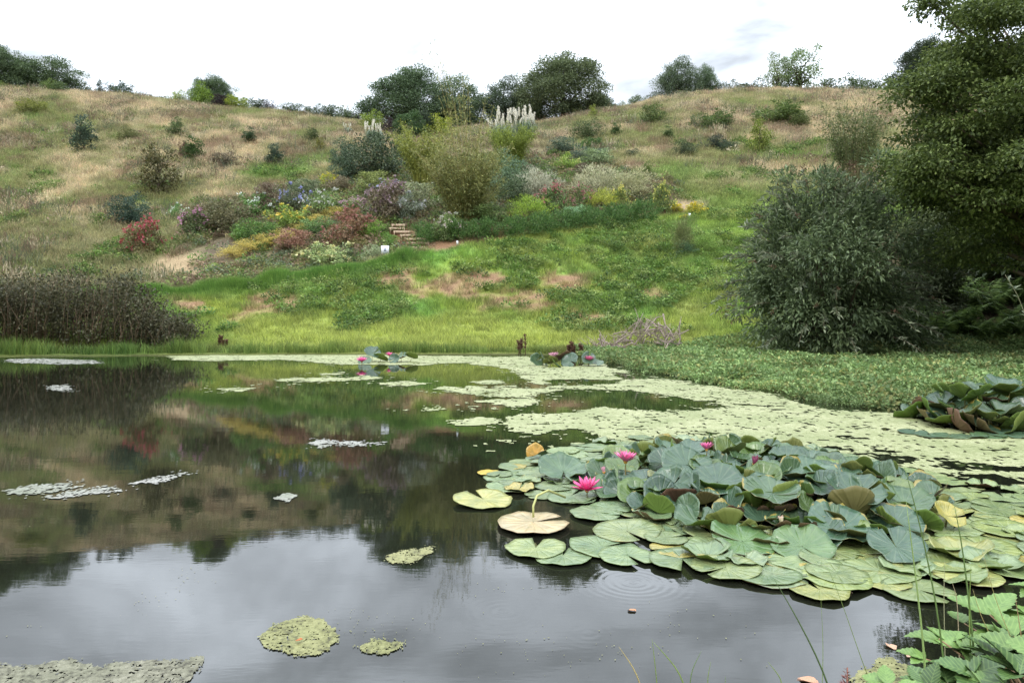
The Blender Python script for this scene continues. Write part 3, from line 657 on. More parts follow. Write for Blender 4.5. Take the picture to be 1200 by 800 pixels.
DG = (0.085, 0.125, 0.06); MG = (0.115, 0.17, 0.065); YG_ = (0.27, 0.34, 0.05); PU_ = (0.055, 0.04, 0.04); LG = (0.15, 0.22, 0.06); BG = (0.075, 0.115, 0.075)
SKY = 'trees along the crest of the hill'
T = lambda *a, **k: plant(*a[:6], bright(a[6], 1.3), *a[7:], part='crown', **k)
# skyline, left to right
T('oak', 'hilltop_tree', -6, 108, 53, 62, DG, 'dark tree cut off by the left edge on the crest', 'tree', SKY, Y=90, seed=1)
T('oak2', 'hilltop_tree', 52, 108, 69, 74, DG, 'low spreading dark tree on the crest next to the left edge tree', 'tree', SKY, Y=92, seed=2)
plant('bush', 'crest_bush', 58, 108, 93, 18, LG, 'pale green little bush before the spreading dark tree', 'bush', 'bushes along the crest', Y=86, seed=3)
plant('bush', 'crest_bush', 70, 109, 95, 18, MG, 'rounded green bush right of the pale one on the left crest', 'bush', 'bushes along the crest', Y=86, seed=4)
plant('bush', 'crest_bush', 3, 108, 96, 16, LG, 'light green bush at the left edge of the crest', 'bush', 'bushes along the crest', Y=86, seed=5)
plant('leggy', 'crest_sapling', 117, 112, 93, 11, BG, 'thin grey green sapling alone on the left crest', 'sapling', Y=88, seed=6)
plant('bush2', 'crest_bush', 139, 113, 97, 30, BG, 'low loose bush just right of the lone sapling', 'bush', 'bushes along the crest', Y=89, seed=7)
plant('leggy', 'crest_bush', 126, 112, 106, 8, LG, 'tiny bright bush between lone sapling and loose bush', 'bush', 'bushes along the crest', Y=86, seed=8)
for i, (x, top, wd) in enumerate(((176, 112, 16), (189, 113, 14))):
    plant('bush2', 'crest_bush', x, 118, top, wd, DG, ('far small dark bush on the crest, left one of a low pair', 'far small dark bush on the crest, right one of a low pair')[i], 'bush', 'bushes along the crest', Y=93, seed=9 + i)
plant('bush', 'crest_bush', 210, 121, 106, 16, YG_, 'small yellow bush on the crest left of the dark round tree', 'bush', 'bushes along the crest', Y=87, seed=11)
T('oak', 'hilltop_tree', 250, 128, 91, 46, DG, 'small dark round tree above yellow green bushes on the left crest', 'tree', SKY, Y=91, seed=12)
plant('bush', 'crest_bush', 236, 124, 98, 28, (0.17, 0.27, 0.04), 'lime green bush in front of the small dark round tree', 'bush', 'bushes along the crest', Y=87, seed=13)
plant('bush2', 'crest_bush', 257, 129, 111, 16, PU_, 'dark purple bush between lime green and yellow bush', 'bush', 'bushes along the crest', Y=86, seed=14)
plant('bush', 'crest_bush', 276, 130, 112, 26, YG_, 'yellow bush right of the dark purple one on the left crest', 'bush', 'bushes along the crest', Y=87, seed=15)
for i, (x, top, wd, c_, lab) in enumerate(((297, 118, 26, DG, 'dark bush right of the yellow bush on the crest'), (313, 122, 22, PU_, 'purplish dark bush in the hedge line left of the middle dip'),
        (345, 125, 28, DG, 'dark green bush, leftmost of the low hedge in the dip'), (358, 131, 14, (0.12, .11, .05), 'olive brown bush before the low hedge in the dip'), (371, 126, 24, DG, 'dark green bush in the middle of the low hedge in the dip'),
        (387, 126, 24, DG, 'dark green bush right of the hedge middle in the dip'), (404, 129, 26, MG, 'green bush at the right end of the low hedge in the dip'), (420, 136, 16, PU_, 'purplish bush under the left oak edge'),
        (394, 137, 9, LG, 'tiny pale bush in grass below the low hedge'), (332, 136, 14, LG, 'small light green bush in grass below the hedge line'))):
    plant('bush', 'crest_bush', x, 150, top - (0 if i in (3, 8, 9) else 3), wd * 1.2, c_, lab, 'bush', 'bushes along the crest', Y=(88 if i in (3, 8, 9) else 91), seed=20 + i)
T('oak', 'hilltop_oak', 482, 158, 84, 94, (0.09, 0.135, 0.07), 'broad oak left of the feathery bamboo on the skyline', 'tree', SKY, Y=95, seed=31)
T('oak2', 'hilltop_oak', 540, 155, 92, 60, (0.10, 0.145, 0.075), 'oak half hidden behind the feathery bamboo', 'tree', SKY, Y=97, seed=32)
T('oak2', 'hilltop_oak', 590, 153, 94, 56, (0.07, 0.10, 0.058), 'dark oak behind the big white pampas plumes', 'tree', SKY, Y=97, seed=33)
T('oak', 'hilltop_oak', 660, 146, 67, 96, (0.105, 0.135, 0.065), 'largest round oak on the skyline', 'tree', SKY, Y=93, seed=34)
T('oak2', 'hilltop_tree', 617, 148, 96, 36, (0.07, 0.10, 0.055), 'narrow dark tree left against the largest oak', 'tree', SKY, Y=96, seed=36)
T('oak', 'hilltop_tree', 704, 140, 112, 30, DG, 'low dark tree at the right foot of the largest oak', 'tree', SKY, Y=95, seed=35)
plant('bush', 'crest_bush', 436, 152, 130, 28, (0.2, 0.28, 0.05), 'yellow green bush under the broad left oak', 'bush', 'bushes along the crest', Y=80, seed=37)
plant('bush2', 'crest_bush', 455, 160, 138, 16, PU_, 'dark purple bush under the broad left oak', 'bush', 'bushes along the crest', Y=78, seed=38)
plant('dome', 'clipped_conifer', 482, 165, 131, 36, (0.075, 0.135, 0.05), 'neat green dome shaped conifer under the broad left oak', 'conifer', seed=39)
plant('dome', 'clipped_conifer', 497, 163, 130, 20, (0.05, 0.075, 0.04), 'dark dome shaped conifer right behind the green dome', 'conifer', dy=1.2, seed=40)
plant('bush', 'crest_bush', 515, 162, 134, 30, (0.3, 0.36, 0.05), 'yellow bush between dark dome conifer and bamboo', 'bush', 'bushes along the crest', Y=76, seed=41)
for i, (x, top, wd, c_, lab) in enumerate(((746, 112, 26, MG, 'green hedge bush right of the largest oak'), (768, 110, 26, DG, 'dark hedge bush left of the small round oak'), (726, 120, 20, MG, 'low green bush on the slope line near the largest oak'))):
    plant('bush', 'crest_bush', x, 130, top, wd, c_, lab, 'bush', 'bushes along the crest', Y=94, seed=43 + i)
T('oak2', 'hilltop_oak', 794, 113, 71, 46, (0.085, 0.12, 0.065), 'small round oak on the right skyline', 'tree', SKY, Y=94, seed=46)
T('oak2', 'hilltop_tree', 827, 110, 77, 28, (0.09, 0.135, 0.07), 'pointed small tree right of the small round oak', 'tree', SKY, Y=95, seed=47)
for i, (x, top, wd) in enumerate(((845, 97, 26), (864, 95, 28), (884, 94, 30))):
    plant('bush', 'hedge_bush', x, 112, top, wd, (0.07, 0.105, 0.045), ('hedge bush nearest the pointed small tree', 'middle hedge bush between pointed tree and airy tree', 'hedge bush at the foot of the airy tree')[i], 'bush', 'hedge on the right crest', Y=94, seed=48 + i)
T('open', 'airy_tree', 938, 112, 56, 58, (0.15, 0.21, 0.09), 'airy light green tree with bare stems on the right skyline', 'tree', SKY, Y=93, seed=52)
T('open', 'airy_tree', 911, 110, 64, 36, (0.15, 0.2, 0.09), 'smaller airy tree leaning left beside the airy light green tree', 'tree', SKY, Y=94, seed=53)
for i, (x, top, wd) in enumerate(((925, 96, 22), (972, 92, 30), (1000, 88, 40), (1030, 91, 40), (1056, 93, 30))):
    plant('bush', 'hedge_bush', x, 114, top, wd, (0.085, 0.13, 0.05), ('low hedge bush below the airy trees', 'hedge bush right of the airy trees', 'tallest hedge bush behind the twiggy willow', 'hedge bush behind the right side of the twiggy willow', 'hedge bush meeting the dark tree by the right oak')[i], 'bush', 'hedge on the right crest', Y=93, seed=55 + i)
T('oak', 'hilltop_oak', 1088, 118, 48, 66, (0.045, 0.065, 0.035), 'dark tree behind the near right oak on the skyline', 'tree', SKY, Y=92, seed=62)
# shrubs planted in the left meadow
HS = 'young shrubs planted in the meadow'
for a in (('column', 98, 181, 134, 25, BG, 'dark blue green upright shrub high in the left meadow', 63), ('leggy', 186, 229, 171, 44, (0.11, 0.105, 0.04), 'bronze green bushy shrub below the upright pair in the left meadow', 64),
          ('leggy', 206, 161, 138, 22, MG, 'small green two headed shrub high on the left meadow', 65), ('column', 227, 189, 159, 22, (0.07, 0.13, 0.04), 'neat green upright shrub left of the round dark one', 66),
          ('column', 292, 170, 149, 15, (0.06, 0.11, 0.05), 'small dark egg shaped shrub in the meadow middle', 67), ('column', 322, 195, 167, 19, BG, 'dark blue green egg shaped shrub above the green grass patch', 68),
          ('bush', 153, 266, 226, 42, (0.06, 0.10, 0.07), 'dark glossy shrub above the red flowered one', 69), ('bush', 38, 134, 116, 32, (0.24, 0.27, 0.07), 'yellowish low bush near the left crest', 70),
          ('leggy', 375, 180, 160, 16, (0.2, 0.2, 0.05), 'small yellow brown shrub left of the big dark shrub group', 71), ('bush2', 365, 168, 150, 16, (.1, .13, .05), 'faint olive shrub in grass above the big dark shrub group', 72),
          ('bush', 150, 166, 148, 22, (0.15, 0.17, 0.06), 'flat olive tuft in the upper left meadow', 73), ('bush', 265, 196, 178, 30, (0.13, 0.11, 0.07), 'brownish low tuft right of the green upright shrub', 74),
          ('bush2', 215, 188, 166, 12, (0.12, 0.07, 0.05), 'dead reddish stalks left of the green upright shrub', 75),
          # right meadow
          ('column', 722, 162, 143, 13, (0.09, 0.15, 0.05), 'small upright green shrub on the right meadow nearest the largest oak', 76), ('column', 783, 166, 148, 14, MG, 'small green upright shrub in the middle of the right meadow', 77),
          ('bush', 802, 184, 164, 26, (0.09, 0.12, 0.06), 'round dark shrub in the tan grass of the right meadow', 78), ('bush', 742, 186, 174, 17, (0.08, 0.11, 0.06), 'flat dark shrub in tan grass left of the round dark one', 79),
          ('bush2', 837, 152, 131, 42, (0.12, 0.18, 0.06), 'wide feathery green mound high on the right meadow', 80), ('column', 812, 153, 135, 8, MG, 'thin green sapling left of the feathery green mound', 81),
          ('bush', 840, 176, 157, 20, (0.05, 0.07, 0.05), 'small blackish shrub below the feathery green mound', 82), ('bush', 852, 178, 164, 22, (0.09, 0.13, 0.08), 'greyish green shrub right of the small blackish one', 83),
          ('leggy', 890, 180, 138, 30, (0.2, 0.25, 0.05), 'yellow green upright shrub left of the twiggy willow', 84), ('bush2', 912, 146, 122, 56, (0.13, 0.19, 0.06), 'broad feathery green mound near the twiggy willow', 85),
          ('bush2', 766, 147, 122, 28, (0.13, 0.18, 0.06), 'soft green shrub on the left shoulder of the right meadow', 86), ('bush', 690, 165, 140, 36, (0.11, 0.15, 0.06), 'grey green shrub between pampas and right meadow', 87),
          ('bush', 694, 176, 160, 24, (0.08, 0.16, 0.05), 'bright green cushion shrub below the grey green shrub', 88), ('leggy', 695, 140, 122, 10, (0.25, 0.3, 0.06), 'thin lime sapling at the foot of the largest oak', 89),
          ('bush2', 935, 152, 134, 26, (0.13, 0.17, 0.06), 'hazy olive shrub right of the broad feathery mound', 90), ('column', 758, 206, 188, 10, LG, 'tiny pale sapling above the flower bed right end', 91)):
    plant(a[0], 'meadow_shrub', a[1], a[2], a[3], a[4], a[5], a[6], 'shrub', HS, seed=a[7])
# garden shrubs and flowers
GS = 'plants of the hillside garden'
for a in (('flower', 'red_shrub', 170, 300, 258, 46, (0.13, 0.11, 0.05), (0.50, 0.11, 0.12), 'leggy shrub with red leaves on the lower left slope'), ('flower', 'pink_flower_shrub', 232, 274, 246, 38, (0.09, 0.12, 0.05), (0.62, 0.32, 0.46), 'rounded shrub covered in pink flowers beside the mulch'),
          ('flower2', 'white_flower_shrub', 208, 258, 238, 22, (0.10, 0.19, 0.06), (0.8, 0.82, 0.75), 'small green plant with a few white flowers left of the pink shrub'), ('flower2', 'hydrangea', 300, 256, 226, 42, (0.09, 0.17, 0.05), (0.82, 0.84, 0.80), 'hydrangea with white flower heads in the left bed'),
          ('flower2', 'blue_flower_shrub', 343, 250, 216, 36, (0.09, 0.11, 0.06), (0.36, 0.36, 0.62), 'shrub with blue violet flowers right of the white hydrangea'), ('bush2', 'heather_shrub', 262, 270, 232, 58, (0.12, 0.115, 0.06), None, 'brownish fine leaved shrub right of the pink flowered one'),
          ('bush2', 'heather_shrub', 318, 248, 214, 40, (0.14, 0.11, 0.075), None, 'purplish brown shrub behind the white hydrangea'), ('bush', 'leafy_shrub', 300, 284, 256, 46, (0.08, 0.15, 0.04), None, 'low dark green shrub below the white hydrangea'),
          ('bush', 'leafy_shrub', 283, 282, 266, 22, (0.13, 0.25, 0.05), None, 'bright green leafy clump at the top of the mulch'), ('flower2', 'leafy_shrub', 340, 268, 240, 46, (0.15, 0.22, 0.05), (0.7, 0.6, 0.12), 'green clump with small yellow flowers above the golden grass strip'),
          ('flower2', 'leafy_shrub', 380, 252, 222, 44, (0.12, 0.18, 0.06), (0.6, 0.6, 0.55), 'mixed green clump between blue flowers and the dark shrub group'), ('flower', 'yellow_flower_shrub', 386, 219, 204, 22, (0.2, 0.26, 0.05), (0.75, 0.66, 0.05), 'clump of bright yellow flowers below the dark shrub group'),
          ('bush', 'dark_shrub', 405, 196, 163, 34, (0.055, 0.085, 0.05), None, 'dark shrub, left one of the big group below pampas'), ('bush', 'dark_shrub', 440, 212, 156, 66, (0.05, 0.07, 0.038), None, 'largest dark shrub of the group below pampas'),
          ('bush', 'dark_shrub', 405, 212, 186, 36, (0.06, 0.09, 0.055), None, 'low dark shrub at the front left of the dark group'), ('bush2', 'dark_shrub', 470, 190, 162, 24, (0.07, 0.095, 0.045), None, 'dark loose shrub at the right end of the dark group'),
          ('bush2', 'russet_shrub', 395, 226, 206, 30, (0.15, 0.13, 0.08), None, 'brown heathery shrub below the dark group'), ('flower', 'russet_shrub', 413, 286, 246, 58, (0.17, 0.11, 0.06), (0.40, 0.20, 0.16), 'rust red twiggy shrub left of the steps'),
          ('flower', 'purple_shrub', 456, 256, 214, 56, (0.13, 0.11, 0.07), (0.36, 0.26, 0.28), 'purple brown shrub above the steps'), ('flower2', 'purple_shrub', 452, 230, 210, 30, (0.12, 0.13, 0.08), (0.5, 0.48, 0.66), 'pale lilac flowered shrub on top of the purple brown one'),
          ('flower2', 'grey_leaf_shrub', 478, 258, 226, 40, (0.17, 0.2, 0.14), (0.55, 0.55, 0.55), 'grey leaved shrub right of the purple brown shrub'), ('flower', 'pink_flower_shrub', 415, 250, 232, 34, (0.16, 0.2, 0.08), (0.62, 0.40, 0.48), 'low pale pink flowers above the rust red shrub'),
          ('flower2', 'variegated_shrub', 385, 314, 284, 62, (0.22, 0.28, 0.12), (0.72, 0.70, 0.36), 'cream and green variegated shrub left of the white sign'), ('bush2', 'russet_shrub', 346, 296, 268, 40, (0.24, 0.15, 0.1), None, 'pinkish brown twiggy shrub beside the golden grass strip'),
          ('bush', 'leafy_shrub', 372, 276, 254, 40, (0.10, 0.17, 0.06), None, 'green clump between golden grass strip and rust red shrub'), ('bush2', 'grey_leaf_shrub', 436, 308, 286, 22, (0.22, 0.26, 0.15), None, 'grey green grassy tuft just left of the white sign'),
          ('bush', 'dark_tuft', 408, 312, 300, 20, (0.06, 0.11, 0.06), None, 'dark strappy tuft below the variegated shrub'), ('bush', 'leafy_shrub', 457, 290, 272, 18, (0.11, 0.21, 0.05), None, 'bright green tuft left of the middle steps'),
          ('bush', 'leafy_shrub', 438, 280, 258, 28, (0.12, 0.22, 0.04), None, 'leafy green clump between rust red shrub and steps'), ('flower2', 'leafy_shrub', 522, 280, 250, 34, (0.15, 0.2, 0.08), (0.7, 0.6, 0.55), 'airy flowering clump right of the steps'),
          ('bush2', 'grey_leaf_shrub', 490, 246, 214, 40, (0.20, 0.22, 0.13), None, 'soft grey green clump left of the bamboo foot'),
          ('flower', 'sedum', 648, 252, 218, 40, (0.09, 0.14, 0.05), (0.50, 0.20, 0.19), 'dark leaved clump with flat pink flower heads'), ('flower', 'sedum', 682, 246, 218, 28, (0.10, 0.14, 0.05), (0.46, 0.19, 0.19), 'smaller pink headed clump right of the bigger one'),
          ('bush', 'leafy_shrub', 596, 228, 178, 50, (0.10, 0.15, 0.085), None, 'blue green shrub in front of the bright bamboo'), ('bush', 'dark_shrub', 604, 242, 205, 36, (0.07, 0.1, 0.05), None, 'dark green shrub between the two bamboos and the pink clumps'),
          ('feather', 'grass_clump', 630, 240, 196, 50, (0.34, 0.33, 0.22), None, 'silvery seeding grass clump above the pink flowers'), ('feather', 'grass_clump', 700, 234, 192, 60, (0.42, 0.38, 0.19), None, 'straw yellow seeding grasses behind the pink flowers'),
          ('feather', 'grass_clump', 740, 236, 198, 50, (0.38, 0.35, 0.17), None, 'straw coloured grasses left of the yellow topped shrub'), ('feather', 'grass_clump', 622, 262, 228, 50, (0.19, 0.28, 0.05), None, 'green arching grass clump right of the bamboo foot'),
          ('feather', 'grass_clump', 705, 250, 222, 44, (0.27, 0.33, 0.06), None, 'lime green arching grass above the right end of the hedge'), ('flower', 'yellow_flower_shrub', 727, 246, 219, 26, (0.13, 0.17, 0.05), (0.72, 0.68, 0.2), 'dark clump with yellow flowers left of the yellow topped shrub'),
          ('flower', 'yellow_flower_shrub', 778, 250, 215, 22, (0.09, 0.13, 0.04), (0.62, 0.62, 0.16), 'upright shrub with yellow top beside the dug soil'), ('flower', 'yellow_flower_tuft', 790, 248, 238, 20, (0.3, 0.3, 0.05), (0.85, 0.68, 0.03), 'low yellow flowers on the dug soil next to the yellow topped shrub'),
          ('flower', 'yellow_flower_tuft', 815, 250, 237, 20, (0.3, 0.3, 0.05), (0.85, 0.68, 0.03), 'low yellow flowers at the right end of the dug soil'), ('flower', 'yellow_flower_tuft', 802, 258, 251, 12, (0.3, 0.3, 0.05), (0.85, 0.68, 0.03), 'smallest yellow flower tuft below the dug soil'),
          ('bush', 'grey_leaf_shrub', 676, 258, 240, 30, (0.15, 0.25, 0.13), None, 'pale blue green leafy clump behind the hedge'), ('bush', 'dark_shrub', 660, 182, 160, 36, (0.07, 0.10, 0.065), None, 'dark blue green shrub right of the big pampas'),
          ('bush', 'dark_shrub', 690, 190, 172, 40, (0.07, 0.095, 0.07), None, 'low slate green shrub right of the bright bamboo'), ('flower2', 'leafy_shrub', 664, 202, 180, 30, (0.16, 0.24, 0.05), (.5, .55, .2), 'bright leafy clump below the slate green shrub'),
          ('bush', 'dark_shrub', 682, 206, 190, 20, (0.10, 0.07, 0.05), None, 'dark red brown clump right of the bright leafy clump'), ('bush2', 'grey_leaf_shrub', 700, 194, 174, 36, (0.18, 0.23, 0.12), None, 'pale grey green clump on the bed edge near tan grass'),
          ('feather', 'grass_clump', 800, 300, 252, 26, (0.13, 0.15, 0.06), None, 'dark bronze upright tuft alone on the green bank'), ('bush', 'leafy_shrub', 803, 300, 282, 30, (0.08, 0.14, 0.07), None, 'blue green weeds at the foot of the bronze tuft'),
          ('feather', 'grass_clump', 825, 298, 272, 30, (0.15, 0.24, 0.06), None, 'green tuft right of the bronze tuft on the bank'),
          ('bush', 'leafy_shrub', 560, 262, 238, 60, (0.12, 0.17, 0.06), None, 'mixed green planting at the foot of the bamboo'), ('flower2', 'leafy_shrub', 528, 276, 250, 36, (0.13, 0.19, 0.06), (.6, .6, .5), 'green clump left behind the clipped hedge'),
          ('bush2', 'leafy_shrub', 440, 226, 200, 40, (0.17, 0.2, 0.07), None, 'olive clump above the lilac flowers'), ('bush2', 'leafy_shrub', 360, 232, 210, 34, (0.13, 0.16, 0.09), None, 'soft grey olive clump left of the yellow flowers'),
          ('bush', 'leafy_shrub', 255, 322, 308, 26, (0.15, 0.25, 0.05), None, 'green weeds at the foot of the mulch'), ('bush', 'leafy_shrub', 298, 312, 300, 34, (0.16, 0.24, 0.06), None, 'low green cushion right of the mulch')):
    plant(a[0], a[1], a[2], a[3], a[4], a[5], tuple(min(0.5, v_ * 1.65) for v_ in a[6]), a[8], 'shrub' if 'tuft' not in a[1] and 'grass' not in a[1] else 'plant', GS, bcol=a[7], seed=int(a[2] * 7 + a[3]))
# clipped dark hedge mounds along the path
HX = [(500, 284, 262, 46), (535, 282, 258, 44), (567, 279, 256, 42), (600, 277, 254, 44), (633, 273, 249, 44), (664, 269, 246, 42), (694, 266, 243, 42), (722, 262, 240, 40), (750, 259, 236, 44)]
HL = ['lavender mound nearest the steps', 'second lavender mound from the steps', 'third lavender mound from the steps', 'fourth lavender mound from the steps', 'fifth lavender mound from the steps', 'sixth lavender mound from the steps', 'seventh lavender mound from the steps', 'second last lavender mound towards the dug soil', 'last lavender mound beside the dug soil']
for i, (x, pb, ptp, wd) in enumerate(HX):
    plant('mound', 'lavender_mound', x, pb, ptp - 2, wd * 0.9, (0.10, 0.20, 0.055), 'dark green ' + HL[i], 'shrub', 'row of lavender mounds along the path', seed=i * 3 + 1)
# golden grass strip
for i, (x, pb, ptp, wd) in enumerate(((272, 303, 288, 34), (292, 296, 280, 38), (316, 290, 274, 38), (338, 284, 268, 34), (358, 274, 260, 32), (376, 263, 250, 32), (394, 254, 241, 30))):
    plant('feather', 'golden_grass', x, pb, ptp, wd, (0.66, 0.58, 0.18), ('lowest golden grass tuft of the strip, beside the mulch', 'second lowest golden grass tuft of the strip', 'third golden grass tuft up the strip', 'middle golden grass tuft before the pinkish twiggy shrub', 'golden grass tuft just above the middle of the strip', 'second highest golden grass tuft of the strip', 'highest golden grass tuft, nearest the rust red shrub')[i], 'grass', 'strip of golden grass', seed=i * 5 + 2)

# ------------------------------------------------------------------ bamboo, pampas, willow
def empty(name, loc, rz=0):
    e = bpy.data.objects.new(name, None); COL.objects.link(e); e.location = loc; e.rotation_euler = (0, 0, rz); e.empty_display_size = 0.3; return e
def wispy(name, px, pyb, spec, leafn, leaf, ratio, ccol, lcol, label, cat, seed, rad=0.6, Y=None, dense=0.25):
    """spec: (number of culms, height, spread, lean x)"""
    r = rng(seed)
    x, y, z = at_row(px, pyb) if Y is None else ((px - 600) / F * Y, Y, float(ground(np.array([(px - 600) / F * Y]), np.array([Y]))[0]))
    e = empty(name, (x, y, z)); mb = MB(); P = []; D = []
    for n, h, spr, lx in spec:
        for i in range(n):
            a = r.uniform(0, 6.28); q = rad * math.sqrt(r.random()); hh = h * r.uniform(0.6, 1.05); s2 = spr * hh * r.uniform(0.15, 1.0)
            t_ = np.linspace(0, 1, 6)[:, None]
            b0 = np.array([q * math.cos(a), q * math.sin(a), -0.05]); d = np.array([math.cos(a) * s2 + lx * hh, math.sin(a) * s2, 0])
            pts = b0 + d * t_ ** 1.9 + np.array([0, 0, hh]) * (t_ - 0.1 * t_ ** 3)
            mb.tube(pts, np.linspace(0.018, 0.005, 6), 3)
            m = int(leafn * hh / h); tt = r.uniform(dense, 1, m) ** 0.8
            pp = np.stack([np.interp(tt, t_[:, 0], pts[:, k]) for k in range(3)], 1) + r.normal(0, 0.07 + 0.03 * hh / 3, (m, 3))
            P.append(pp); D.append(r.normal(0, 0.7, (m, 3)) + np.array([math.cos(a), math.sin(a), -0.2]) * 0.6)
    P = np.concatenate(P); D = np.concatenate(D)
    link('culm', mb.mesh('culm', [M_STEM]), e, color=ccol)
    link('foliage', leaf_mesh('foliage', P, D, leaf * r.uniform(0.6, 1.3, len(P)), ratio, r, M_LEAF), e, color=lcol)
    return tag(e, label, cat)
wispy('feathery_bamboo', 545, 264, [(190, 4.9, 0.55, 0.0), (60, 3.0, 0.8, 0.0), (26, 7.6, 0.2, -0.01), (14, 9.8, 0.11, -0.05), (4, 11.8, 0.02, -0.17)], 78, 0.22, 0.2, (0.30, 0.25, 0.09), (0.25, 0.27, 0.095), 'tall feathery olive bamboo rising before the oaks', 'bamboo', 401, 0.7, None, 0.06)
wispy('yellow_bamboo', 495, 222, [(120, 4.6, 0.5, 0)], 70, 0.22, 0.22, (0.3, 0.3, 0.06), (0.27, 0.31, 0.075), 'yellow green bamboo left of the tall feathery one', 'bamboo', 402, 0.6)
wispy('yellow_bamboo', 600, 204, [(150, 3.7, 0.42, 0)], 80, 0.2, 0.22, (0.3, 0.36, 0.05), (0.25, 0.32, 0.07), 'bright lime bamboo under the big pampas plumes', 'bamboo', 403, 0.6)
wispy('twiggy_willow', 1003, 196, [(120, 6.0, 0.42, 0), (14, 7.6, 0.2, 0)], 60, 0.2, 0.28, (0.2, 0.19, 0.09), (0.13, 0.17, 0.065), 'twiggy upright willow between right meadow and near oak', 'willow', 404, 0.9, Y=47)
def pampas(px, pyb, pyt, wpx, nplume, label, seed, Y=None):
    r = rng(seed); x, y, z = at_row(px, pyb); e = empty('pampas_grass', (x, y, z)); W = wpx / F * y; H = (pyb - pyt) / F * y
    V = []; n = 420; a = r.uniform(0, 6.28, n); P = np.stack([np.cos(a), np.sin(a), 0 * a], 1) * (W * 0.18 * np.sqrt(r.random(n)))[:, None]
    mb = MB()
    for i in range(n):
        hh = H * r.uniform(0.3, 0.66); o_ = np.array([math.cos(a[i]), math.sin(a[i]), 0]); s2 = W * 0.45 * r.random()
        p0 = P[i]; p1 = p0 + o_ * s2 * 0.5 + np.array([0, 0, hh]); p2 = p0 + o_ * s2 * 1.3 + np.array([0, 0, hh * r.uniform(0.3, 0.95)])
        wv = np.cross(o_, [0, 0, 1]) * 0.022
        mb.add([p0 - wv, p0 + wv, p1 + wv, p1 - wv, p2], [(0, 1, 2, 3), (3, 2, 4)], r.random())
    link('foliage', mb.mesh('foliage', [M_LEAF]), e, color=(0.17, 0.23, 0.15))
    pm = []
    for k in range(4):
        q = rng(seed + k); m = 90; t_ = q.random(m); ln = 0.95
        pr = 0.085 * np.sin(np.pi * np.clip(t_ * 0.93 + 0.05, 0, 1)) ** 0.7; an = q.uniform(0, 6.28, m)
        pp = np.stack([pr * np.cos(an) * 0.4, pr * np.sin(an) * 0.4, t_ * ln], 1); dd = np.stack([np.cos(an), np.sin(an), 1.6 + 0 * an], 1)
        pm.append(leaf_mesh('plume', pp, dd, 0.2 * q.uniform(0.7, 1.2, m), 0.3, q, M_PETAL))
    st = MB(); st.tube([(0, 0, -1.0), (0, 0, 0.2)], 0.012, 3); stm = st.mesh('stalk', [M_STEM])
    for i in range(nplume):
        a_ = r.uniform(0, 6.28); q = W * 0.46 * math.sqrt(r.random()); hp = H * r.uniform(0.5, 0.86)
        p = link('plume', pm[i % 4], e, (q * math.cos(a_), q * math.sin(a_), hp), (-0.45 * q / W * math.sin(a_) + r.normal(0, 0.1), 0.45 * q / W * math.cos(a_) + r.normal(0, 0.14), r.uniform(0, 6)), float(H / 3.6 * r.uniform(0.7, 1.15)), (0.84, 0.81, 0.70))
        link('stalk', stm, e, (q * math.cos(a_), q * math.sin(a_), hp), None, (1, 1, max(0.3, hp * 0.9)), (0.4, 0.38, 0.22))
    return tag(e, label, 'pampas grass', 'pampas grass clumps')
pampas(438, 172, 143, 30, 16, 'small white plumed pampas grass above the dark shrub group', 411)
pampas(590, 172, 133, 44, 22, 'white plumed pampas grass behind the lime bamboo', 412)
pampas(615, 168, 127, 44, 26, 'tallest white plumed pampas grass under the dark oak', 413)
pampas(408, 160, 145, 14, 6, 'few far white plumes on the crest left of the small pampas', 414)

# ------------------------------------------------------------------ left thicket
r = rng(420); n = 330
cx = -20.5 + 8.7 * r.random(n); cy = 24.7 + 2.6 * r.random(n)
topz = (2.35 - 1.5 * sstep(-14.5, -11.6, cx)) * (0.8 + 0.35 * fbm(cx * 0.9, cy * 0.9, 60, 3)); cz = topz * r.uniform(0.12, 1, n) ** 0.7
C = np.stack([cx, cy, cz + 0.1], 1); idx = np.repeat(np.arange(n), 110); m = len(idx)
P = C[idx] + r.normal(0, 1, (m, 3)) * np.array([0.22, 0.22, 0.26]); P[:, 2] = np.maximum(P[:, 2], 0.03); D = r.normal(0, 0.7, (m, 3)) + np.array([0, 0, 0.5])
th = empty('thicket', (-15.5, 25.8, float(ground(np.array([-15.5]), np.array([25.8]))[0])))
off = np.array(th.location)
link('foliage', leaf_mesh('foliage', P - off, D, 0.12 * r.uniform(0.5, 1.4, m), 0.42, r, M_LEAF), th, color=(0.085, 0.083, 0.04))
mb = MB()
for i in range(420):
    x = -20.5 + 8.8 * r.random(); y = 24.6 + 2.6 * r.random(); h = 2.5 - 1.6 * float(sstep(-14.5, -11.6, np.array(x)))
    h *= r.uniform(0.6, 1.15); mb.tube(np.array([(x, y, 0), (x + r.normal(0, .1), y, h * .5), (x + r.normal(0, .25), y + r.normal(0, .1), h)]) - off, [0.012, 0.009, 0.004], 3)
link('stem', mb.mesh('stem', [M_STEM]), th, color=(0.13, 0.085, 0.05))
tag(th, 'dark brownish thicket of willowherb at the left water edge', 'thicket')

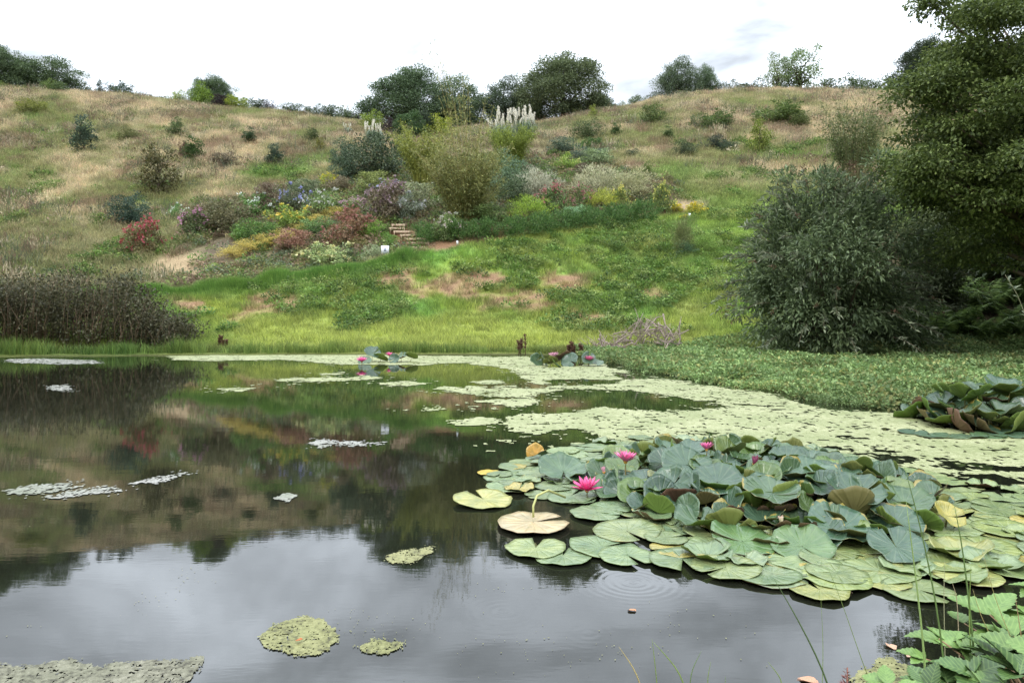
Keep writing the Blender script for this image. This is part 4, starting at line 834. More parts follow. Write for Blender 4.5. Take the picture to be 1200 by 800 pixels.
# ------------------------------------------------------------------ buddleia, near oak and ferns on the right
def near_shrub(name, px, pyb, pyt, wpx, ncl, nlf, clr, leaf, ratio, col, label, cat, seed, Y, **kw):
    x = (px - 600) / F * Y; z = float(ground(np.array([x]), np.array([Y]))[0]); H = CH + (HOR - pyt) / F * Y - z; W = wpx / F * Y
    me, C = crown_mesh('foliage', seed, (W - clr, H - clr * 0.6, 0.05), ncl, nlf, clr, leaf, ratio, **kw)
    e = empty(name, (x, Y, z)); link('foliage', me, e, color=col)
    mb = MB(); r = rng(seed)
    for c_ in C[r.choice(len(C), 60, replace=False)]:
        b0 = np.array([r.normal(0, .25), r.normal(0, .25), -0.1]); mid = (b0 + c_) / 2 + np.array([0, 0, 0.12 * H]) * r.uniform(0, 1.2)
        mb.tube([b0, mid, c_], [0.05, 0.03, 0.008], 4)
    link('stem', mb.mesh('stem', [M_BARK]), e)
    return tag(e, label, cat)
near_shrub('buddleia', 968, 402, 178, 216, 200, 230, 0.62, 0.18, 0.3, (0.13, 0.18, 0.085), 'big grey green drooping buddleia beside the marsh', 'shrub', 431, 22.8, rough=0.38, shell=0.42, droop=0.35, bottom=-0.5, flat=0.8)
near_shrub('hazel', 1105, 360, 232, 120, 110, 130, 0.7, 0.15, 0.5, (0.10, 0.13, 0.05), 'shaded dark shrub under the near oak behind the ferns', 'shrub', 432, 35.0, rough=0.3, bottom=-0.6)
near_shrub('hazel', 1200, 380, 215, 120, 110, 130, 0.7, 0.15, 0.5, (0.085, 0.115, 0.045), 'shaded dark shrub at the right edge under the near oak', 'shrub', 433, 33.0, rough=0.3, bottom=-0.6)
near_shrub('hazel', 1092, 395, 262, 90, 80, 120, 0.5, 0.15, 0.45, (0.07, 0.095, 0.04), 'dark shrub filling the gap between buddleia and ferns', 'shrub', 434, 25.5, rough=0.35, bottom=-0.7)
r = rng(436)
bud = [o_ for o_ in COL.objects if o_.name == 'buddleia'][0]; P = []; D = []; mb = MB()
for i in range(120):
    a = r.uniform(0, 6.28); el = r.uniform(-0.1, 1.35); d = np.array([math.cos(a) * math.cos(el), math.sin(a) * math.cos(el), math.sin(el)]); b0 = d * np.array([2.35, 2.35, 4.3]) + np.array([0, 0, 0.7]); ln = r.uniform(0.6, 1.4)
    t_ = np.linspace(0, 1, 5)[:, None]; pts = b0 + d * ln * t_ + np.array([0, 0, -0.45 * ln]) * t_ ** 2; mb.tube(pts, np.linspace(0.01, 0.004, 5), 3)
    for u in r.uniform(0, 1, 30): P.append([np.interp(u, t_[:, 0], pts[:, k]) for k in range(3)]); D.append(d + r.normal(0, .6, 3) + np.array([0, 0, -.3]))
link('shoot_leaves', leaf_mesh('shoot_leaves', P, D, 0.2 * r.uniform(.5, 1.3, len(P)), 0.26, r, M_LEAF), bud, color=(0.19, 0.22, 0.14))['kind'] = 'stuff'; link('shoot', mb.mesh('shoot', [M_STEM]), bud, color=(0.2, 0.15, 0.1))['kind'] = 'stuff'
mb = MB()
P = []; D = []
for i in range(70):
    a = r.uniform(0, 6.28); el = r.uniform(0.0, 1.4); d = np.array([math.cos(a) * math.cos(el), math.sin(a) * math.cos(el), math.sin(el)]); b0 = d * np.array([2.9, 2.9, 5.0]) + np.array([0, 0, 0.7])
    for u in r.uniform(0, .35, 24): P.append(b0 + d * u + np.array([0, 0, -.4 * u]) + r.normal(0, .02, 3)); D.append(r.normal(0, 1, 3))
link('seed_spike', leaf_mesh('seed_spike', P, D, 0.06 * r.uniform(.5, 1.2, len(P)), 0.6, r, M_LEAF), bud, color=(0.16, 0.10, 0.06))['kind'] = 'stuff'
# near oak: trunk outside the right edge, limbs hanging into view
r = rng(440); OX, OY = 15.6, 20.5; oz = float(ground(np.array([OX]), np.array([OY]))[0])
def vol(n, px, py, rx, ry, Y, ryd, sh=0.45):
    d, _ = shape_pts(r, n, sh); yy = Y + d[:, 1] * ryd; X_ = ((px - 600) + d[:, 0] * rx) / F * Y; Z_ = CH + (HOR - (py - d[:, 2] * ry)) / F * Y
    return np.stack([X_, yy, Z_], 1)
C = np.concatenate([vol(150, 1275, 60, 165, 150, 20, 3.6), vol(120, 1170, 180, 118, 78, 19, 2.6), vol(46, 1260, 200, 130, 80, 20, 3), vol(50, 1200, 265, 110, 50, 20, 2.4), vol(40, 1420, 80, 170, 190, 20.5, 4), vol(26, 1150, 45, 48, 60, 18.5, 1.6), vol(4, 1100, 5, 22, 6, 18.5, 0.4), vol(12, 1092, 110, 34, 22, 18.5, 0.8), vol(12, 1078, 205, 34, 24, 18.5, 0.8)])
C = C[C[:, 2] > oz + 1.6]
n = len(C); cr = r.uniform(0.32, 0.72, n); cnt = (400 * cr ** 1.5 / 0.4).astype(int); idx = np.repeat(np.arange(n), cnt); m = len(idx)
e_ = unit(r.normal(0, 1, (m, 3)) + np.array([0, 0, 0.3])); P = C[idx] + e_ * (r.random(m) ** 0.5)[:, None] * cr[idx][:, None] * np.array([1.3, 1.3, 0.45])
D = e_ * 0.6 + r.normal(0, 0.5, (m, 3)) + np.array([-0.25, 0, -0.25])
ok = empty('near_oak', (OX, OY, oz)); off = np.array([OX, OY, oz])
link('crown', leaf_mesh('crown', P - off, D, 0.112 * r.uniform(0.5, 1.3, m), 0.55, r, M_LEAF), ok, color=(0.115, 0.16, 0.045))
mb = MB(); mb.tube(np.array([(0, 0, -0.4), (0.05, 0, 2), (-0.1, 0.1, 5), (0.1, 0, 9), (0, 0, 12)]), [0.5, 0.4, 0.34, 0.22, 0.08], 10)
for c_ in C[r.choice(n, 90, replace=False)]:
    q = c_ - off; h0 = np.clip(q[2] * r.uniform(0.45, 0.8), 2, 10); s0 = np.array([0, 0, h0]); mid = s0 * 0.45 + q * 0.55 + np.array([0, 0, r.uniform(0, 0.8)])
    mb.tube([s0, mid, q], [0.11, 0.055, 0.012], 5)
link('trunk', mb.mesh('trunk', [M_BARK], True), ok); tag(ok, 'large oak with hanging branches entering from the right edge', 'tree')
for i, (x, y, s) in enumerate(((24.5, 27, 1.5), (24.5, 18, 1.5))):  # oak copies added mostly out of view to darken the fern bank
    e = empty('added_shade_tree', (x, y, float(ground(np.array([x]), np.array([y]))[0]) - 0.2), i * 2.0)
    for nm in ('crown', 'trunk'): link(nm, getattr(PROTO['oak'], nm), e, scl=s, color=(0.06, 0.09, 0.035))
    tag(e, ('tree added for shade behind the near oak, mostly hidden', 'tree added for shade right of the near oak, outside the frame')[i], 'tree', 'trees added for shade on the right')
# ferns
def frond_mesh(seed):
    r = rng(seed); mb = MB(); t_ = np.linspace(0, 1, 9); pts = np.stack([0.7 * t_ ** 1.2, 0 * t_, 1.05 * t_ - 0.6 * t_ ** 2.2], 1); mb.tube(pts, np.linspace(0.008, 0.003, 9), 3, 0.3)
    P = []; D = []; S = []
    for k in range(22):
        u = 0.12 + 0.86 * k / 21; p = np.array([np.interp(u, t_, pts[:, j]) for j in range(3)]); ln = 0.25 * math.sin(math.pi * min(1, 0.25 + 0.75 * u)) * (1.1 - 0.5 * u) + 0.02
        for sgn in (-1, 1): P.append(p); D.append((0.35, sgn, -0.15 + r.normal(0, .08))); S.append(ln)
    V, Fq, sh = leaf_arrays(np.array(P), np.array(D), np.array(S), 0.2, r, up=np.array([0, 0, 6.0])); mb.add(V, Fq, 0.5); mb.sh[-1] = sh
    return mb.mesh('frond', [M_LEAF])
FR = [frond_mesh(450 + i) for i in range(3)]
r = rng(455); fi = 0
_o = ['first', 'second', 'third', 'fourth', 'fifth', 'sixth', 'seventh']
FL = ['%s fern from the buddleia in the front row under the right trees' % o_ for o_ in _o] + ['%s fern from the buddleia in the middle row under the right trees' % o_ for o_ in _o[:5]] + ['%s fern from the left in the highest row under the right trees' % o_ for o_ in _o[:4]] + ['left fern of the two at the foot of the buddleia', 'right fern of the two at the foot of the buddleia']
for px_, py_, s in ((1000, 398, 1.0), (1030, 402, 1.1), (1062, 396, 1.3), (1096, 402, 1.2), (1128, 396, 1.4), (1160, 402, 1.3), (1192, 398, 1.5), (1050, 372, 1.3), (1085, 366, 1.4), (1120, 360, 1.5), (1155, 368, 1.5), (1190, 360, 1.5), (1075, 335, 1.4), (1110, 330, 1.5), (1150, 328, 1.5), (1190, 325, 1.6), (930, 402, 0.9), (965, 404, 0.9)):
    x, y, z = at_row(px_, py_, 20.0); e = empty('fern', (x, y, z), r.uniform(0, 6))
    for k in range(11): link('frond', FR[k % 3], e, rot=(r.normal(0, .1), r.normal(-0.15, 0.2), k * 2 * math.pi / 11 + r.normal(0, .15)), scl=float(1.25 * s * r.uniform(0.75, 1.1)), color=(0.135, 0.215, 0.06))
    fi += 1; tag(e, FL[fi - 1], 'fern', 'ferns in the shade on the right')

# ------------------------------------------------------------------ steps, sign, plant labels, brush pile, docks
steps = [(482, 300, 29), (485, 295.5, 27), (488, 290.5, 24), (490, 285, 25), (487, 280.3, 25), (480, 276, 22), (471, 272, 20), (466, 268, 19), (467, 264, 16)]
x0, y0, z0 = at_row(*steps[0][:2]); e = empty('garden_steps', (x0, y0, z0)); r = rng(460)
for i, (px_, py_, wd) in enumerate(steps):
    Y_ = y0 + i * 0.48; X_ = (px_ - 600) / F * Y_; Z_ = CH + (HOR - py_) / F * Y_; W_ = wd / F * Y_
    zn = CH + (HOR - steps[min(i + 1, 8)][1]) / F * (Y_ + 0.48)
    mb = MB(); mb.box((0, 0, 0), (W_, 0.09, 0.13), 0, 0.006, r)
    rs = link('riser', mb.mesh('riser', [M_WOOD]), e, (X_ - x0, Y_ - y0, Z_ - z0), (0, r.normal(0, .02), r.normal(0, .03)))
    mb = MB(); mb.box((0, 0.26, -0.22), (W_ * 1.05, 0.44, 0.52), 0, 0.008, r); link('tread', mb.mesh('tread', [M_SOIL]), e, (X_ - x0, Y_ - y0, Z_ - z0))
    mb = MB()
    for s in (-1, 1): mb.tube([(s * W_ * 0.42, -0.07, -0.25), (s * W_ * 0.42, -0.07, 0.06)], 0.025, 5)
    link('peg', mb.mesh('peg', [M_WOOD]), rs)
tag(e, 'earth steps with timber edges climbing into the garden', 'steps')
x, y, z = at_row(454, 303); e = empty('sign', (x, y - 0.7, z + 0.02))
mb = MB(); mb.box((0, 0, 0.36), (0.40, 0.02, 0.42), 0.05); link('panel', mb.mesh('panel', [M_WHITE]), e)
mb = MB(); mb.box((0.0, -0.0125, 0.37), (0.12, 0.004, 0.17), 0.05); mb.box((0.0, -0.0125, 0.24), (0.2, 0.004, 0.02), 0.05); link('print', mb.mesh('print', [M_GREY]), e)
mb = MB(); mb.tube([(0, 0.03, -0.2), (0, 0.03, 0.5)], 0.025, 6); link('post', mb.mesh('post', [M_WOOD]), e)
tag(e, 'small white sign panel on a stake left of the steps', 'sign')
for i, (px_, py_) in enumerate(((786, 248), (808, 257), (536, 289))):
    x, y, z = at_row(px_, py_); e = empty('plant_label', (x, y, z))
    mb = MB(); mb.box((0, 0, 0.2), (0.2 - 0.05 * i, 0.015, 0.2 if i != 1 else 0.28), 0.2 * i); link('plate', mb.mesh('plate', [M_WHITE]), e)
    mb = MB(); mb.tube([(0, 0.02, -0.1), (0, 0.02, 0.2)], 0.012, 5); link('stake', mb.mesh('stake', [M_WOOD]), e)
    tag(e, ('white plant label below the yellow topped shrub', 'upright white plant label at the edge of the dug soil', 'tiny white plant label on bare earth right of the steps')[i], 'label', 'white plant labels')
r = rng(470); x, y, z = at_row(742, 410); e = empty('brush_pile', (x, y, z))
bm_ = []
for k in range(6):
    mb = MB(); p = np.array([(-0.5, 0, 0), (-0.15, r.normal(0, .06), r.normal(0, .05)), (0.2, r.normal(0, .06), r.normal(0, .06)), (0.5, r.normal(0, .1), r.normal(0, .1))]); mb.tube(p, [0.024, 0.02, 0.014, 0.006], 5)
    mb.tube([p[1], p[1] + np.array([0.2, r.normal(0, .12), 0.14])], [0.012, 0.004], 4); mb.tube([p[2], p[2] + np.array([0.14, r.normal(0, .12), 0.1])], [0.01, 0.004], 4); bm_.append(mb.mesh('branch', [plain('dead_branch', (0.30, 0.24, 0.2), 0.9, 8, 0.4)] if k == 0 else [bpy.data.materials['dead_branch']]))
for i in range(150):
    u = r.uniform(-1, 1); hx = 1.5 * u; top = 0.95 * max(0.15, 1 - ((u - 0.35) / 1.1) ** 2) * (0.55 if u < -0.2 else 1)
    link('branch', bm_[i % 6], e, (hx, r.normal(0, .45), r.uniform(0.05, top)), (r.normal(0, .5), r.normal(-0.25, .55), r.uniform(0, 6.28)), float(r.uniform(0.5, 1.3)))
tag(e, 'grey heap of dead cut branches at the back of the marsh', 'brush pile')
def dock(px_, py_, n, h, label, seed):
    r = rng(seed); x, y, z = at_row(px_, py_, 22); e = empty('dock_plant', (x, y, z))
    for i in range(n):
        mb = MB(); hh = h * r.uniform(0.6, 1.1); mb.tube([(0, 0, -0.1), (r.normal(0, .03), 0, hh * .5), (r.normal(0, .05), 0, hh)], [0.012, 0.01, 0.006], 4)
        m = 70; t_ = r.uniform(0.3, 1, m); an = r.uniform(0, 6.28, m); V, Fq, sh = leaf_arrays(np.stack([0 * t_, 0 * t_, t_ * hh], 1), np.stack([np.cos(an), np.sin(an), .8 + 0 * an], 1), 0.09 * r.uniform(.6, 1.2, m), .5, r); mb.add(V, Fq, .5)
        link('stalk', mb.mesh('stalk', [M_LEAF]), e, (r.normal(0, .16), r.normal(0, .1), 0), color=(0.17, 0.095, 0.06))
    tag(e, label, 'dock', 'rusty dock stalks on the far bank')
dock(613, 416, 4, 0.65, 'pair of rusty dock stalks on the far bank', 481); dock(672, 419, 9, 0.5, 'bunch of rusty dock stalks behind the far right lily', 482); dock(258, 410, 5, 0.5, 'dark dead stalks on the bank right of the thicket', 483)
# strip of reeds low on the far bank left of the thicket end

# ------------------------------------------------------------------ water lilies
m_top, t, b, o = newmat('lily_leaf_top')
oi = N('ShaderNodeObjectInfo', t); tcn = N('ShaderNodeTexCoord', t); sp = N('ShaderNodeSeparateXYZ', t); L(tcn.outputs['Object'], sp.inputs[0], t)
ang = M('ARCTAN2', sp.outputs[1], sp.outputs[0], tree=t); vein = M('POWER', M('ABSOLUTE', M('SINE', M('MULTIPLY', ang, 9.0, tree=t), tree=t), tree=t), 14.0, tree=t)
ov = N('ShaderNodeVectorMath', t, operation='ADD'); L(tcn.outputs['Object'], ov.inputs[0], t)
rv = N('ShaderNodeCombineXYZ', t); L(M('MULTIPLY', oi.outputs['Random'], 40.0, tree=t), rv.inputs[0], t); L(rv.outputs[0], ov.inputs[1], t)
nz = noise(t, 2.2, ov.outputs[0], 5); nf = noise(t, 26, ov.outputs[0], 3)
c1 = mixc(t, 'MULTIPLY', 1.0, oi.outputs['Color'], ramp(t, nz, [(0.3, (0.65, 0.72, 0.7)), (0.7, (1.25, 1.15, 1.0))]))
c1 = mixc(t, 'MIX', M('MULTIPLY', vein, 0.10, tree=t), c1, (0.30, 0.36, 0.16))
rad = N('ShaderNodeVectorMath', t, operation='LENGTH'); L(tcn.outputs['Object'], rad.inputs[0], t)
edge = M('MULTIPLY', M('GREATER_THAN', M('ADD', rad.outputs['Value'], M('MULTIPLY', nz, 0.5, tree=t), tree=t), 1.29, tree=t), M('GREATER_THAN', oi.outputs['Random'], 0.70, tree=t), tree=t)
c1 = mixc(t, 'MIX', M('MULTIPLY', edge, 0.6, tree=t), c1, (0.42, 0.30, 0.06))
spots = M('GREATER_THAN', nf, 0.70, tree=t); c1 = mixc(t, 'MIX', M('MULTIPLY', spots, 0.7, tree=t), c1, (0.12, 0.08, 0.03))
L(c1, b.inputs['Base Color'], t); b.inputs['Roughness'].default_value = 0.30; b.inputs['Specular IOR Level'].default_value = 0.6
hh = M('ADD', M('MULTIPLY', vein, -0.4, tree=t), M('MULTIPLY', nz, 1.2, tree=t), tree=t); bump(t, b, hh, 0.32, 0.03)
m_und, t, b, o = newmat('lily_leaf_underside')
oi = N('ShaderNodeObjectInfo', t); L(ramp(t, oi.outputs['Random'], [(0.0, (0.11, 0.19, 0.03)), (0.6, (0.16, 0.20, 0.04)), (0.85, (0.15, 0.12, 0.045)), (1.0, (0.13, 0.065, 0.04))]), b.inputs['Base Color'], t)
tcn = N('ShaderNodeTexCoord', t); sp = N('ShaderNodeSeparateXYZ', t); L(tcn.outputs['Object'], sp.inputs[0], t); ang = M('ARCTAN2', sp.outputs[1], sp.outputs[0], tree=t)
bump(t, b, M('POWER', M('ABSOLUTE', M('SINE', M('MULTIPLY', ang, 9.0, tree=t), tree=t), tree=t), 8.0, tree=t), 0.25, 0.02); b.inputs['Roughness'].default_value = 0.5
def pad_mesh(seed, cup=0.0, wave=0.03, fold=0.0, nseg=30):
    """round leaf of radius 1 with a slit; top and underside 1.5 % apart"""
    r = rng(seed); rings = [0.0, 0.3, 0.6, 0.85, 1.0]; g = 0.10 + 0.10 * r.random(); th = np.linspace(g, 2 * math.pi - g, nseg); ph = r.uniform(0, 6.28, 5)
    out_ = 1 + 0.025 * np.sin(3 * th + ph[0]) + 0.018 * np.sin(7 * th + ph[1]) + r.normal(0, 0.006, nseg)
    out_ *= 1 - 0.10 * np.exp(-((th - g) / 0.25) ** 2) - 0.10 * np.exp(-((2 * math.pi - g - th) / 0.25) ** 2)
    V = []
    for q in rings:
        x = q * out_ * np.cos(th); y = q * out_ * np.sin(th)
        if q == 0: x = x + 0.02 * np.cos(th); y = y + 0.02 * np.sin(th)
        z = cup * q ** 2.2 * (1 + 0.35 * np.sin(2 * th + ph[2])) + wave * q ** 2 * (np.sin(5 * th + ph[3]) + 0.7 * np.sin(9 * th + ph[4])) + r.normal(0, 0.004, nseg)
        if fold: z = z + fold * np.abs(y) * (0.8 + 0.2 * np.sin(ph[1])); y = y * (1 - 0.35 * min(1, fold))
        V.append(np.stack([x, y, z], 1))
    V = np.array(V); nr = len(rings); T_ = V.reshape(-1, 3); B_ = T_ - np.array([0, 0, 0.011]); VV = np.concatenate([T_, B_]); o_ = nr * nseg; Fq = []; mi = []
    for i in range(nr - 1):
        for j in range(nseg - 1):
            a, b_, c_, d_ = i * nseg + j, i * nseg + j + 1, (i + 1) * nseg + j + 1, (i + 1) * nseg + j
            Fq.append((a, d_, c_, b_)); mi.append(0); Fq.append((a + o_, b_ + o_, c_ + o_, d_ + o_)); mi.append(1)
    for j in range(nseg - 1):
        a = (nr - 1) * nseg + j; Fq.append((a, a + o_, a + 1 + o_, a + 1)); mi.append(1)
    for i in range(nr - 1):
        for j, flip in ((0, 0), (nseg - 1, 1)):
            a, d_ = i * nseg + j, (i + 1) * nseg + j; Fq.append((a, a + o_, d_ + o_, d_) if not flip else (a, d_, d_ + o_, a + o_)); mi.append(1)
    return mesh_np('lily_leaf', VV, np.array(Fq), [m_top, m_und], None, True, mi)
FLAT = [pad_mesh(500 + i, 0.0 + 0.02 * (i % 3), 0.012 + 0.008 * (i % 2)) for i in range(5)]
CUP = [pad_mesh(520 + i, 0.14 + 0.10 * (i % 3), 0.05 + 0.015 * (i % 2)) for i in range(6)]
FOLD = [pad_mesh(540 + i, 0.06, 0.04, 0.5 + 0.3 * i) for i in range(3)]
mb = MB(); mb.tube([(0, 0, -1), (0.03, 0, -0.5), (0, 0, 0)], [1.1, 1.0, 0.9], 6); STALK = mb.mesh('leaf_stalk', [M_STEM], True)
def petal_mesh(seed):
    r = rng(seed); V = []; Fq = []; n = 6; k = 5
    for i in range(n):
        u = i / (n - 1); wd = 0.17 * math.sin(math.pi * min(1, 0.12 + 0.88 * u) ** 0.85) + 0.004
        for j in range(k):
            s = (j / (k - 1) - 0.5) * 2; V.append((u, s * wd, 0.10 * u * u + 0.07 * s * s * (1 - 0.4 * u)))
    for i in range(n - 1):
        for j in range(k - 1): a = i * k + j; Fq.append((a, a + k, a + k + 1, a + 1))
    return mesh_np('petal', V, np.array(Fq), [M_PET2], {'shade': np.repeat(np.linspace(0.3, 0.7, n), k)}, True)
M_PET2, t, b, o = newmat('lily_petal')
oi = N('ShaderNodeObjectInfo', t); tcn = N('ShaderNodeTexCoord', t); sp = N('ShaderNodeSeparateXYZ', t); L(tcn.outputs['Object'], sp.inputs[0], t)
L(mixc(t, 'MIX', M('MULTIPLY', M('POWER', sp.outputs[0], 2.0, tree=t), 0.35, tree=t), oi.outputs['Color'], (0.85, 0.45, 0.62)), b.inputs['Base Color'], t); b.inputs['Roughness'].default_value = 0.5
b.inputs['Subsurface Weight'].default_value = 0.0
PET = [petal_mesh(560)]
sb = MB(); rr_ = rng(561)
for i in range(46):
    a = rr_.uniform(0, 6.28); q = 0.16 * math.sqrt(rr_.random()); sb.tube([(q * math.cos(a), q * math.sin(a), 0.0), (q * 1.6 * math.cos(a), q * 1.6 * math.sin(a), 0.22)], [0.015, 0.012], 3)
sb.tube([(0, 0, -0.12), (0, 0, 0.05)], [0.1, 0.16], 8)
M_STAM = plain('stamen', (0.75, 0.42, 0.08), 0.6, 10, 0.2, 0.1); STAMEN = sb.mesh('stamens', [M_STAM])
def lily_flower(parent, p, size, open_, col, label, r, name='flower'):
    f = link(name, STAMEN, parent, p, (r.normal(0, .12), r.normal(0, .12), r.uniform(0, 6)), size); f['label'] = label
    for cnt, el, ln in ((9, 0.18, 1.0), (9, 0.5, 0.95), (8, 0.85, 0.82), (6, 1.15, 0.62)):
        el = el + (1 - open_) * (1.35 - el)
        for k in range(cnt):
            a = 2 * math.pi * k / cnt + r.normal(0, .08) + el
            link('petal', PET[0], f, (0.06 * math.cos(a), 0.06 * math.sin(a), 0.02), (0, -(el + r.normal(0, .06)), a), float(ln * r.uniform(0.92, 1.06)), tuple(np.array(col) * r.uniform(0.85, 1.15)))
    link('flower_stalk', STALK, parent, (p[0], p[1], p[2] - 0.02), None, (0.006, 0.006, max(0.05, p[2] + 0.1)), (0.2, 0.16, 0.06))
    return f
class Lily:
    def __init__(s, c, label, group, seed): s.e = empty('water_lily', c); s.c = np.array(c); s.r = rng(seed); tag(s.e, label, 'water lily', group)
    def pad(s, p, rad, tilt=0.0, az=0.0, kind='flat', col=None, spin=None, label=None, roll=0.0):
        r = s.r; me = {'flat': FLAT, 'cup': CUP, 'fold': FOLD}[kind]; me = me[r.integers(0, len(me))]
        R = Matrix.Rotation(az, 3, 'Z') @ Matrix.Rotation(tilt, 3, 'X') @ Matrix.Rotation(roll, 3, 'Y') @ Matrix.Rotation(r.uniform(0, 6.28) if spin is None else spin, 3, 'Z')
        o_ = link('leaf', me, s.e, tuple(np.array(p) - s.c), R.to_euler(), float(rad), col)
        if label: o_['label'] = label
        if p[2] > 0.07: link('leaf_stalk', STALK, s.e, tuple(np.array([p[0], p[1], p[2] - 0.012]) - s.c), (r.normal(0, .08), r.normal(0, .08), 0), (0.007, 0.007, p[2] + 0.15), (0.16, 0.15, 0.05))
        return o_
def darts(poly, dmin, r, tries=6000):
    P = wpoly(poly); lo, hi = P.min(0), P.max(0); q = np.stack([r.uniform(lo[0], hi[0], tries), r.uniform(lo[1], hi[1], tries)], 1)
    q = q[poly_field(q[:, 0], q[:, 1], P) > 0]; out_ = []
    for a in q:
        if all((a[0] - b_[0]) ** 2 + (a[1] - b_[1]) ** 2 > dmin ** 2 for b_ in out_): out_.append(a)
    return out_
PALE = [(0.17, 0.23, 0.125), (0.19, 0.245, 0.14), (0.15, 0.215, 0.115), (0.19, 0.245, 0.12), (0.21, 0.255, 0.12)]
BLUE = [(0.050, 0.098, 0.062), (0.058, 0.11, 0.068), (0.064, 0.115, 0.062), (0.045, 0.09, 0.055), (0.06, 0.115, 0.05)]
OLIV = [(0.19, 0.235, 0.085), (0.17, 0.225, 0.095), (0.25, 0.265, 0.095), (0.19, 0.24, 0.11)]
A = Lily(tuple(water_pt(880, 600)), 'large near water lily with raised leaves and three pink flowers', None, 600); r = A.r
flatpoly = [(572, 562), (588, 548), (640, 536), (690, 520), (760, 514), (850, 514), (940, 526), (1010, 540), (1090, 556), (1190, 574), (1240, 590), (1240, 650), (1180, 668), (1120, 684), (1060, 690), (1000, 688), (930, 684), (870, 672), (800, 656), (770, 636), (735, 612), (690, 592), (640, 590), (610, 580)]
core = [(690, 556), (740, 538), (830, 532), (930, 540), (1020, 558), (1090, 582), (1110, 604), (1080, 622), (1000, 640), (930, 640), (850, 630), (780, 612), (720, 588)]
corew = wpoly(core); n_ = 0
for q in darts(flatpoly, 0.195, r):
    ins = poly_field(np.array([q[0]]), np.array([q[1]]), corew)[0]
    if ins > 0.37: continue
    px_ = 600 + F * q[0] / q[1]
    pal = OLIV if (px_ > 1060 or (px_ > 930 and q[1] < 4.9)) and r.random() < 0.7 else PALE
    col = pal[r.integers(0, len(pal))]
    if r.random() < 0.035: col = (0.35, 0.30, 0.09)
    rad = r.uniform(0.12, 0.20) * (0.9 if px_ < 700 else 1.05)
    A.pad((q[0], q[1], 0.008 + 0.02 * r.random()), rad, r.normal(0, 0.045), r.uniform(0, 6), 'flat' if r.random() < 0.8 else 'cup', tuple(np.array(col) * r.uniform(0.85, 1.15)))
for q in darts(core, 0.15, r):
    ins = max(0.0, poly_field(np.array([q[0]]), np.array([q[1]]), corew)[0]); hgt = 0.045 + 0.20 * min(1, ins / 0.64) * r.uniform(0.35, 1.0)
    rad = r.uniform(0.115, 0.19); px_ = 600 + F * q[0] / q[1]
    col = BLUE[r.integers(0, 5)] if r.random() < 0.68 else [(0.09, 0.15, 0.04), (0.075, 0.13, 0.035), (0.12, 0.17, 0.05), (0.15, 0.17, 0.05)][r.integers(0, 4)]
    tl = abs(r.normal(0.22, 0.24)) if r.random() < 0.8 else r.uniform(0.6, 1.15)
    A.pad((q[0], q[1], hgt), rad, tl, r.uniform(0, 6.28), 'cup' if r.random() < 0.8 else 'fold', tuple(np.array(col) * r.uniform(0.8, 1.15)))
# leaves one can name
def ap(px_, py_, rpx, z=0.012, **kw):
    p = water_pt(px_, py_, z); return A.pad(tuple(p), rpx / F * p[1], **kw)
ap(625, 611, 43, 0.03, kind='flat', col=(0.44, 0.35, 0.22), spin=0.4, label='upturned pinkish brown leaf with its curved stalk on top')
p = water_pt(625, 606, 0.05) - A.c; mb = MB(); mb.tube([p + np.array(v) for v in ((0, 0, 0), (0.0, 0.02, 0.08), (0.03, 0.08, 0.14), (0.12, 0.2, 0.15), (0.26, 0.34, 0.06))], [0.009] * 5, 6); link('leaf_stalk', mb.mesh('leaf_stalk', [M_STEM], True), A.e, color=(0.42, 0.42, 0.16))
ap(566, 584, 35, 0.03, kind='flat', col=(0.33, 0.33, 0.12), spin=1.5, tilt=0.08, az=0.6, label='folded yellowish leaf floating at the left end')
for a in ((598, 558, 32), (640, 553, 30), (610, 546, 26), (655, 569, 28), (670, 580, 30), (628, 641, 36), (660, 650, 34), (706, 640, 40), (735, 650, 34), (735, 622, 40), (775, 610, 34), (800, 655, 40), (838, 640, 36), (850, 664, 40), (905, 672, 42), (940, 655, 44), (980, 676, 40), (1030, 668, 44), (1075, 690, 40), (1130, 672, 40), (1172, 664, 36), (1010, 640, 40), (1085, 655, 42), (700, 600, 32), (595, 570, 26), (690, 545, 24), (660, 540, 22), (700, 524, 22), (660, 528, 20), (1150, 640, 40), (1180, 620, 36), (960, 690, 34)):
    c_ = PALE[r.integers(0, 5)] if a[0] < 950 else OLIV[r.integers(0, 4)]
    ap(a[0], a[1], a[2], 0.012 + 0.012 * r.random(), tilt=r.normal(0, .025), az=r.uniform(0, 6), col=tuple(np.array(c_) * r.uniform(0.9, 1.2)))
ap(985, 618, 38, 0.10, kind='cup', tilt=0.35, az=0.1, col=(0.06, 0.115, 0.075), label='broad blue green leaf at the front of the raised leaves')
ap(940, 640, 36, 0.05, kind='cup', tilt=0.35, az=-0.3, col=(0.10, 0.17, 0.07)); ap(870, 634, 40, 0.05, kind='cup', tilt=0.2, az=0.4, col=(0.10, 0.18, 0.07)); ap(800, 590, 34, 0.05, kind='cup', tilt=0.1, col=(0.10, 0.16, 0.09)); ap(1110, 604, 19, 0.10, kind='cup', tilt=0.65, az=0.4, col=(0.32, 0.29, 0.07), label='yellowing upright leaf at the right side')
ap(628, 533, 13, 0.05, kind='fold', tilt=0.5, col=(0.45, 0.27, 0.06), label='small curled orange brown leaf at the back left')
ap(573, 553, 14, 0.02, kind='flat', col=(0.50, 0.36, 0.05), label='small yellow leaf at the far left')
